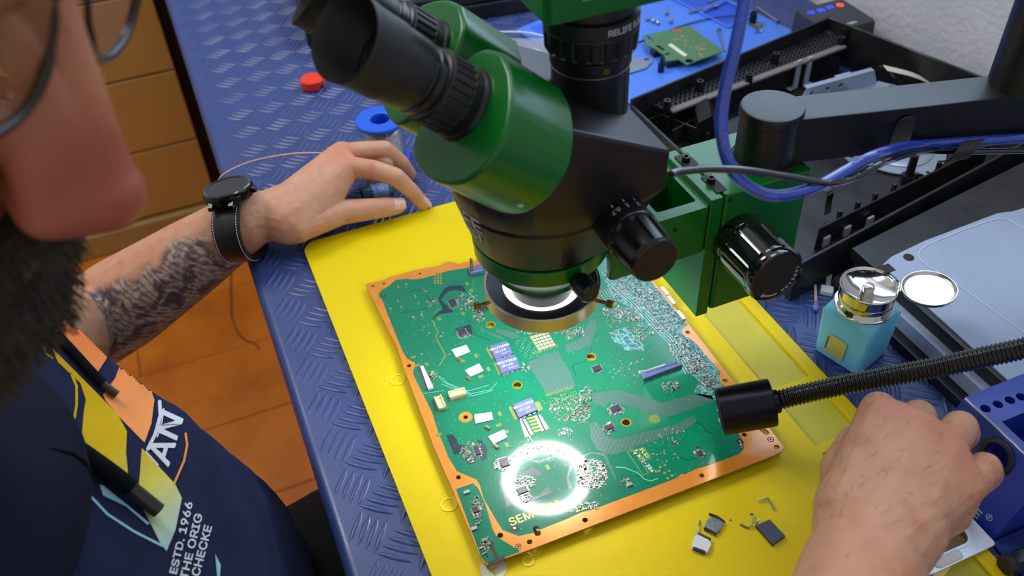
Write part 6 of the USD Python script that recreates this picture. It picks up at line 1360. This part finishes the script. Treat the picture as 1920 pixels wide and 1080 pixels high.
def decal(name, poly, m, lift=.0006, step=4., colors=None, par=None, label=None):
    g = polyf(poly).simplify(.15); b = g.bounds; vs, fs, k = [], [], 0
    for i in range(int((b[2]-b[0])/step)+1):
        for j in range(int((b[3]-b[1])/step)+1):
            c = g.intersection(sg.box(b[0]+i*step, b[1]+j*step, b[0]+(i+1)*step, b[1]+(j+1)*step))
            for q in getattr(c, 'geoms', [c]):
                if q.geom_type == 'Polygon' and q.area > 1e-3:
                    tv, tf = trimesh.creation.triangulate_polygon(q, engine='earcut'); vs.append(tv); fs.append(tf+k); k += len(tv)
    fl2 = TM(np.c_[np.vstack(vs), np.zeros(k)], np.vstack(fs), process=False); fl2.merge_vertices(digits_vertex=3)
    p3, nn = hit(fl2.vertices[:, :2]); ok = ~np.isnan(p3[:, 0]); ff = fl2.faces[ok[fl2.faces].all(1)]
    if len(ff) == 0: return None
    e = np.linalg.norm(p3[ff]-p3[np.roll(ff, 1, axis=1)], axis=2).max(1); ff = ff[e < .03]
    q = p3+nn*lift; q[~ok] = 0
    # face up, with a thin back
    tn = np.cross(q[ff[:, 1]]-q[ff[:, 0]], q[ff[:, 2]]-q[ff[:, 0]]); flip = ((C-q[ff[:, 0]])*tn).sum(1) < 0; ff[flip] = ff[flip][:, ::-1]
    us, inv_ = np.unique(ff, return_inverse=True); ff = inv_.reshape(-1, 3); q, nn = q[us], nn[us]
    k = len(q); V = np.vstack([q, q-nn*.0003]); mm = TM(V, np.vstack([ff, ff[:, ::-1]+k]), process=False)
    if colors is not None:
        cc = colors(np.vstack([fl2.vertices[us, :2]]*2)); return obj(name, mm, m, par or per, smooth=True, colors=cc, label=label)
    return obj(name, mm, m, par or per, smooth=False, label=label)
c4 = lambda pts: [(x/2, 540+y/2) for x, y in pts]
m_or = mat('print_orange', lin(250, 150, 84), .75, spec=.2); m_wh = mat('print_white', lin(220, 224, 236), .7, spec=.2); m_lb = mat('print_pale_blue', lin(150, 204, 226), .75, spec=.2); m_yl = mat('print_yellow', lin(214, 176, 10), .75, spec=.2)
m_fade = mat('print_fade', lin(214, 176, 10), .75, spec=.2, attr=True)
def grad(stops, a, b):
    a, b = np.array(a, float), np.array(b, float); L2 = ((b-a)**2).sum()
    def f(p):
        t = np.clip(((p-a)@(b-a))/L2, 0, 1); cs = np.array([lin(*s[1]) for s in stops]); ts = [s[0] for s in stops]
        return np.stack([np.interp(t, ts, cs[:, k]) for k in range(3)], 1)
    return f
fg = grad([(0, (206, 160, 10)), (.5, (222, 186, 16)), (.72, (214, 206, 90)), (1, (176, 214, 214))], (110, 650), (312, 1030))
fo = grad([(0, (240, 124, 62)), (1, (254, 168, 96))], (130, 590), (270, 830))
decal('printed_panel', sg.Polygon(c4([(240, 86), (395, 190), (412, 215), (408, 250), (358, 327), (188, 150)])).buffer(3).buffer(-3), m_fade, colors=fo, label='orange printed panel')
decal('printed_panel', sg.Polygon(c4([(457, 268), (562, 378), (577, 422), (566, 510), (540, 582), (440, 480), (395, 425), (385, 400), (430, 340)])), m_fade, colors=fo, label='orange printed panel')
decal('printed_panel', sg.Polygon(c4([(196, 230), (360, 395), (440, 478), (474, 540), (470, 620), (480, 722), (400, 650), (325, 598), (306, 545), (312, 470), (320, 420), (300, 360), (215, 280)])), m_fade, colors=fg, label='yellow printed panel')
decal('printed_panel', sg.Polygon(c4([(530, 602), (655, 738), (680, 790), (655, 910), (622, 988), (600, 960), (560, 880), (515, 790), (520, 730)])), m_fade, colors=fg, label='yellow printed panel fading to pale blue')
decal('printed_stripe', sg.LineString(c4([(155, 205), (172, 250), (195, 265)])).buffer(1.6), m_yl)
decal('printed_stripe', sg.LineString(c4([(262, 315), (285, 370), (285, 440), (275, 500), (282, 578)])).buffer(2.2), m_yl)
decal('printed_stripe', sg.LineString(c4([(320, 705), (335, 780), (400, 850), (500, 915), (605, 968)])).buffer(2.2), m_lb)
decal('printed_stripe', sg.Polygon(c4([(372, 740), (385, 742), (560, 885), (550, 890), (470, 820), (385, 780)])), m_lb)
decal('printed_stripe', sg.LineString(c4([(694, 548), (700, 590), (688, 650), (650, 738)])).buffer(2.0), m_or)
decal('printed_stripe', sg.LineString(c4([(597, 428), (600, 480), (580, 550), (553, 605)])).buffer(3.2), m_wh)
decal('printed_stripe', sg.LineString(c4([(612, 455), (606, 500), (588, 560)])).buffer(1.2), m_wh)
decal('printed_stripe', sg.LineString(c4([(545, 615), (590, 665)])).buffer(1.5), m_wh)
decal('printed_stripe', sg.Polygon(c4([(805, 1000), (825, 1040), (822, 1085), (812, 1085)])), m_lb)
def letters(s, p0, p1, h, bold=True, shear=0.):
    """text along the line p0-p1 of the picture, capitals h high, tops to the left of the line, pressed on the cloth"""
    t = meshkit.text_mesh(s, 1.0, .1, bold); v2 = t.vertices; f = t.faces[(t.triangles[:, :, 2] > .05).all(1)]
    p0, p1 = np.array(p0, float), np.array(p1, float); d = (p1-p0)/np.linalg.norm(p1-p0); n_ = np.array([d[1], -d[0]]); Lx = v2[:, 0].max()
    xs = v2[:, 0]/Lx*np.linalg.norm(p1-p0); P2 = p0+xs[:, None]*d+(v2[:, 1]*h)[:, None]*n_+(v2[:, 1]*h*shear)[:, None]*d
    p3, nn = hit(P2); ok = ~np.isnan(p3[:, 0]); ff = f[ok[f].all(1)]
    if not len(ff): return
    e = np.linalg.norm(p3[ff]-p3[np.roll(ff, 1, axis=1)], axis=2).max(1); ff = ff[e < .02]
    q = p3+nn*.0007; q[~ok] = 0
    tn = np.cross(q[ff[:, 1]]-q[ff[:, 0]], q[ff[:, 2]]-q[ff[:, 0]]); flip = ((C-q[ff[:, 0]])*tn).sum(1) < 0; ff[flip] = ff[flip][:, ::-1]
    k = len(q); obj('lettering', TM(np.vstack([q, q-nn*.0003]), np.vstack([ff, ff[:, ::-1]+k]), process=False), m_wh, per, smooth=False)
letters('ESTD. 1966', (329, 1080), (360, 944), 13.5)
letters('THE ORIG', (349, 1090), (378, 966), 14.0)
letters('CHECKE', (371, 1084), (396, 988), 14.5)
letters('AN', (313, 878), (342, 786), 42, True, .12)
# drawstrings
m_cord = mat('black_cord', lin(14, 15, 20), .95, spec=.2, bump=(1400, .0006))
def cord(px, r, lift):
    p, nn = hit(px); ok = ~np.isnan(p[:, 0]); n_ = nn[ok].mean(0); n_ /= np.linalg.norm(n_); q = p[ok]+n_*lift*1.35
    for _ in range(3): q[1:-1] = (q[:-2]+2*q[1:-1]+q[2:])/4
    return q
def drawstring(px, r, tipn):
    c_ = cord(px, r, r*.9); k = obj('drawstring', tube(c_[:-tipn], r, 12, 6), m_cord, per, smooth=60)
    obj('cord_tip', tube(c_[-tipn-1:], r*.85, 12, 6), mat('cord_tip', lin(52, 48, 44), .3), k, smooth=60)
drawstring([(98, 632), (120, 655), (150, 688), (170, 712), (190, 733), (203, 742), (212, 747)], .0030, 2)
drawstring([(2, 775), (50, 803), (100, 835), (150, 868), (200, 900), (240, 935), (262, 954), (283, 970)], .0052, 2)
# ---- beard, hair, brows
def fur(name, roots, norms, length, m, width, seed, lean, par=per, jitter=.5):
    r = np.random.RandomState(seed); n = len(roots); L = length*(.6+.8*r.rand(n)); d = norms+np.asarray(lean)+(r.rand(n, 3)-.5)*jitter; d /= np.linalg.norm(d, axis=1, keepdims=True)
    d2 = d+np.asarray(lean)*.8+(r.rand(n, 3)-.5)*jitter; d2 /= np.linalg.norm(d2, axis=1, keepdims=True)
    pts = np.stack([roots, roots+d*L[:, None]*.5, roots+d*L[:, None]*.5+d2*L[:, None]*.5], 1).reshape(-1, 3)-root_loc(par)
    c = UsdGeom.BasisCurves.Define(stage, path_of(par, name)); c.CreateTypeAttr('linear')
    c.CreatePointsAttr(Vt.Vec3fArray.FromNumpy(pts.astype(np.float32))); c.CreateCurveVertexCountsAttr(Vt.IntArray.FromNumpy(np.full(n, 3, np.int32)))
    c.CreateWidthsAttr(Vt.FloatArray.FromNumpy(np.full(len(pts), width, np.float32))); c.SetWidthsInterpolation('vertex')
    UsdShade.MaterialBindingAPI.Apply(c.GetPrim()).Bind(m); setd(c.GetPrim(), kind='stuff'); return c.GetPrim()
m_beard = mat('beard_hair', lin(58, 46, 30), .6, spec=.3); m_beardb = mat('beard_mass', lin(40, 32, 22), .8, bump=(260, .004, 4.))
bg_ = [hg((.072, .026, -.056, .020), (.072, -.026, -.056, .020), (.075, .012, -.092, .025), (.075, -.012, -.092, .025)), hg((.072, .026, -.056, .020), (.030, .054, -.060, .022), (.040, .040, -.094, .024), (.074, .012, -.094, .026)), hg((.072, -.026, -.056, .020), (.030, -.054, -.060, .022), (.040, -.040, -.094, .024), (.074, -.012, -.094, .026)), hg((.030, .056, -.058, .018), (.008, .066, -.010, .010)), hg((.030, -.056, -.058, .018), (.008, -.066, -.010, .010)), hg((.092, .008, -.046, .0075), (.084, .026, -.058, .008)), hg((.092, -.008, -.046, .0075), (.084, -.026, -.058, .008)), hg((.093, .008, -.046, .0070), (.093, -.008, -.046, .0070))]
bt_ = tomesh(soften(hulls(bg_, .005), 5)); bt_.merge_vertices(); bt_.vertices = bt_.vertices+bt_.vertex_normals*((meshkit.fbm(bt_.vertices*110, 3, 3)-.5)[:, None]*.010)
bp = obj('beard', bt_, m_beardb, per, smooth=True)
p_, fi = trimesh.sample.sample_surface(bt_, 9000, seed=4); dnv = HM@np.array([.25, 0, -1.])
fur('beard_hairs', p_, bt_.face_normals[fi], .0062, m_beard, .0004, 1, dnv*.9, bp)
hg_ = [hg((-.012, 0, .056, .082), (.012, 0, .058, .074), (-.034, 0, .020, .074)), hg((-.010, .060, .035, .020), (-.030, .066, -.02, .014)), hg((-.010, -.060, .035, .020), (-.030, -.066, -.02, .014))]
ht2 = tomesh(soften(hulls(hg_, .006), 4)); ht2.merge_vertices()
m_hair = mat('dark_hair', lin(38, 30, 24), .6, bump=(400, .002))
hp_ = obj('hair', ht2, m_hair, per, smooth=True)
p_, fi = trimesh.sample.sample_surface(ht2, 3000, seed=5); fur('hair_strands', p_, ht2.face_normals[fi], .012, m_hair, .0005, 2, HM@np.array([-.3, 0, .1]), hp_)
for s in (1, -1):
    b_ = [hd(.088, s*.014, .040), hd(.086, s*.030, .045), hd(.073, s*.050, .040)]; bb_ = obj('eyebrow', tube(b_, [.0040, .0050, .0030], 10, 6), m_hair, per, smooth=60)
    p_, fi = trimesh.sample.sample_surface(tube(b_, [.0040, .0050, .0030], 10, 6), 260, seed=6); fur('brow_hairs', p_, tube(b_, [.0040, .0050, .0030], 10, 6).face_normals[fi], .006, m_hair, .0004, 3, HM@np.array([.1, s*.7, .3]), bb_)
# fine dark hairs on the forearms and the right hand
sel = np.nonzero(((np.linalg.norm(v-WR, axis=1) < .085) & (v[:, 2] > .02)) | ((np.linalg.norm(v-(kI+kP)/2, axis=1) < .05)))[0]; rs = np.random.RandomState(2)
nrm_ = bm.vertex_normals
i_ = sel[rs.choice(len(sel), 330)]; jt = (rs.rand(330, 3)-.5)*.003
m_fine = mat('fine_hair', lin(70, 46, 34), .6)
fur('arm_hairs', v[i_]+jt*.3, nrm_[i_]*.35, .0055, m_fine, .00010, 8, rd*.5+np.array([.25, -.2, 0]), per, .9)
sel = np.nonzero((np.linalg.norm(v-(WL*.6+EL_*.4), axis=1) < .12) & (v[:, 1] > .5))[0]; i_ = sel[rs.choice(len(sel), 420)]
fur('arm_hairs', v[i_], nrm_[i_]*.35, .006, m_fine, .00010, 9, fdir*.6, per, .9)

# ================================================================== glasses
gl_ = thing('glasses', 'dark rimmed glasses worn by the person at the left edge', 'glasses', hd(.095, 0, 0))
m_rim = mat('dark_rim', lin(40, 28, 12), .3)
m_lens = usdkit.material(stage, '/World/Looks/spectacle_lens', {'t': ('transparent_bsdf', {'color': (.97, .97, .95)}), 'g': ('glossy_bsdf', {'roughness': .02}), 'm': ('mix_closure', {'fac': .05})}, [('t.BSDF', 'm.closure1'), ('g.BSDF', 'm.closure2')], surface='m.closure')
for s in (1, -1):
    pts = []; inner = []
    for a in np.linspace(0, 2*math.pi, 40, endpoint=False):
        ca_, sa2 = math.cos(a), math.sin(a); k = (abs(ca_)**2.6+abs(sa2)**2.6)**(-1/2.6)
        l_, u__ = .036+.0265*ca_*k, .018+.0225*sa2*k
        pts.append(hd(.0950-.11*max(0, l_-.01), s*l_, u__))
    ring_ = pts+[pts[0]]
    rim = obj('rim', tube(ring_, np.r_[np.full(21, .0007), np.full(3, .0012), np.full(15, .0018), np.full(2, .0010)], 10, 3), m_rim, gl_, smooth=60)
    cpt_ = np.mean(pts, 0); V = np.vstack([pts, [cpt_]]); f = [(i, (i+1) % 40, 40) for i in range(40)]
    off_ = HM@np.array([.0006, 0, 0]); V2 = np.vstack([V+off_, V-off_]); f2 = np.vstack([f, np.array(f)[:, ::-1]+41]); obj('lens', TM(V2, f2, process=False), m_lens, rim, smooth=False)
    obj('temple_arm', tube([hd(.0885, s*.0625, .024), hd(.070, s*.076, .024), hd(.010, s*.083, .022), hd(-.015, s*.083, .018), hd(-.035, s*.080, -.010)], .0018, 8, 5), m_rim, gl_, smooth=60)
obj('bridge', tube([hd(.095, .0105, .020), hd(.0985, 0, .024), hd(.095, -.0105, .020)], .0012, 10, 5), m_rim, gl_, smooth=60)

# ================================================================== wrist watch
nW = np.array([-.05, .20, .97]); WC = P(453, 425, .031); aW = fdir-nW*(fdir@nW); aW /= np.linalg.norm(aW); sW = np.cross(nW, aW)
wt_ = thing('wristwatch', 'black round wristwatch with a white stitched leather strap on the left wrist', 'watch', WC)
m_lea = mat('black_leather', lin(20, 19, 22), .38, bump=(700, .0003)); rx, rz = .0318, .0285
ringv = lambda k, w: [WC+sW*(rx+k)*math.sin(a)+nW*(rz+k)*math.cos(a)+aW*w for a in np.linspace(0, 2*math.pi, 56, endpoint=False)]
hw = .0130; rings = [ringv(0, -hw), ringv(.0026, -hw+.0006), ringv(.0032, -hw*.5), ringv(.0032, hw*.5), ringv(.0026, hw-.0006), ringv(0, hw)]
n = 56; V = np.vstack(rings); f = []
for i in range(6):
    for j in range(n): i2 = (i+1) % 6; A_, B_, C_, D_ = i*n+j, i*n+(j+1) % n, i2*n+(j+1) % n, i2*n+j; f += [(A_, B_, C_), (A_, C_, D_)]
sm = TM(V, f, process=False)
if sm.volume < 0: sm.invert()
stp = obj('strap', sm, m_lea, wt_, smooth=40)
stt = []
for w_ in (-hw+.0022, hw-.0022):
    for j in range(0, 80, 1):
        a0 = 2*math.pi*j/80; a1 = a0+2*math.pi*.6/80; g_ = lambda a: WC+sW*(rx+.0031)*math.sin(a)+nW*(rz+.0031)*math.cos(a)+aW*w_
        stt.append(tube([g_(a0), (g_(a0)+g_(a1))/2, g_(a1)], .00035, 5, 1, smooth=False))
obj('stitching', cat_(stt), mat('white_thread', lin(210, 210, 214), .6), stp, smooth=False, kind='stuff')
Tw = frame(WC+nW*(rz+.0015), aW, nW)
obj('case', put(lathe([(0, 0), (.0205, 0), (.0225, .002), (.0228, .0075), (.0215, .0098), (.0195, .0104), (0, .0100)], 64), Tw), mat('watch_black', lin(14, 14, 18), .15, metal=.5), wt_, smooth=35)
obj('bezel', put(lathe([(.0186, .0098), (.0212, .0098), (.0214, .0108), (.0206, .0116), (.0188, .0112), (.0186, .0098)], 64), Tw), m_gloss, wt_)
obj('watch_glass', put(lathe([(0, .0112), (.0187, .0108), (.0187, .0100), (0, .0100)], 48), Tw), mat('black_glass', lin(8, 9, 12), .03, spec=.8), wt_)
for s in (1, -1):
    for t in (1, -1): obj('lug', put(hullp([(s*.0095+dx, t*.016+dy, z) for dx in (-.002, .002) for dy, z in ((0, .001), (0, .008), (t*.0085, .0), (t*.0085, .0035))]), Tw), mat('watch_black', lin(14, 14, 18), .15, metal=.5), wt_, smooth=False)
obj('crown', cyl(Tw[:3, 3]+nW*.005+aW*.0222, Tw[:3, 3]+nW*.005+aW*.0258, .0028, 16, .0004), mat('watch_black', lin(14, 14, 18), .15, metal=.5), wt_)
obj('buckle_keeper', put(cbox(-hw-.0006, hw+.0006, -.0025, .0025, -.001, .0022, .0004), frame(WC+sW*(rx+.0030)*math.sin(2.05)+nW*(rz+.003)*math.cos(2.05), aW, sW*math.sin(2.05)+nW*math.cos(2.05))), m_lea, wt_, smooth=False)
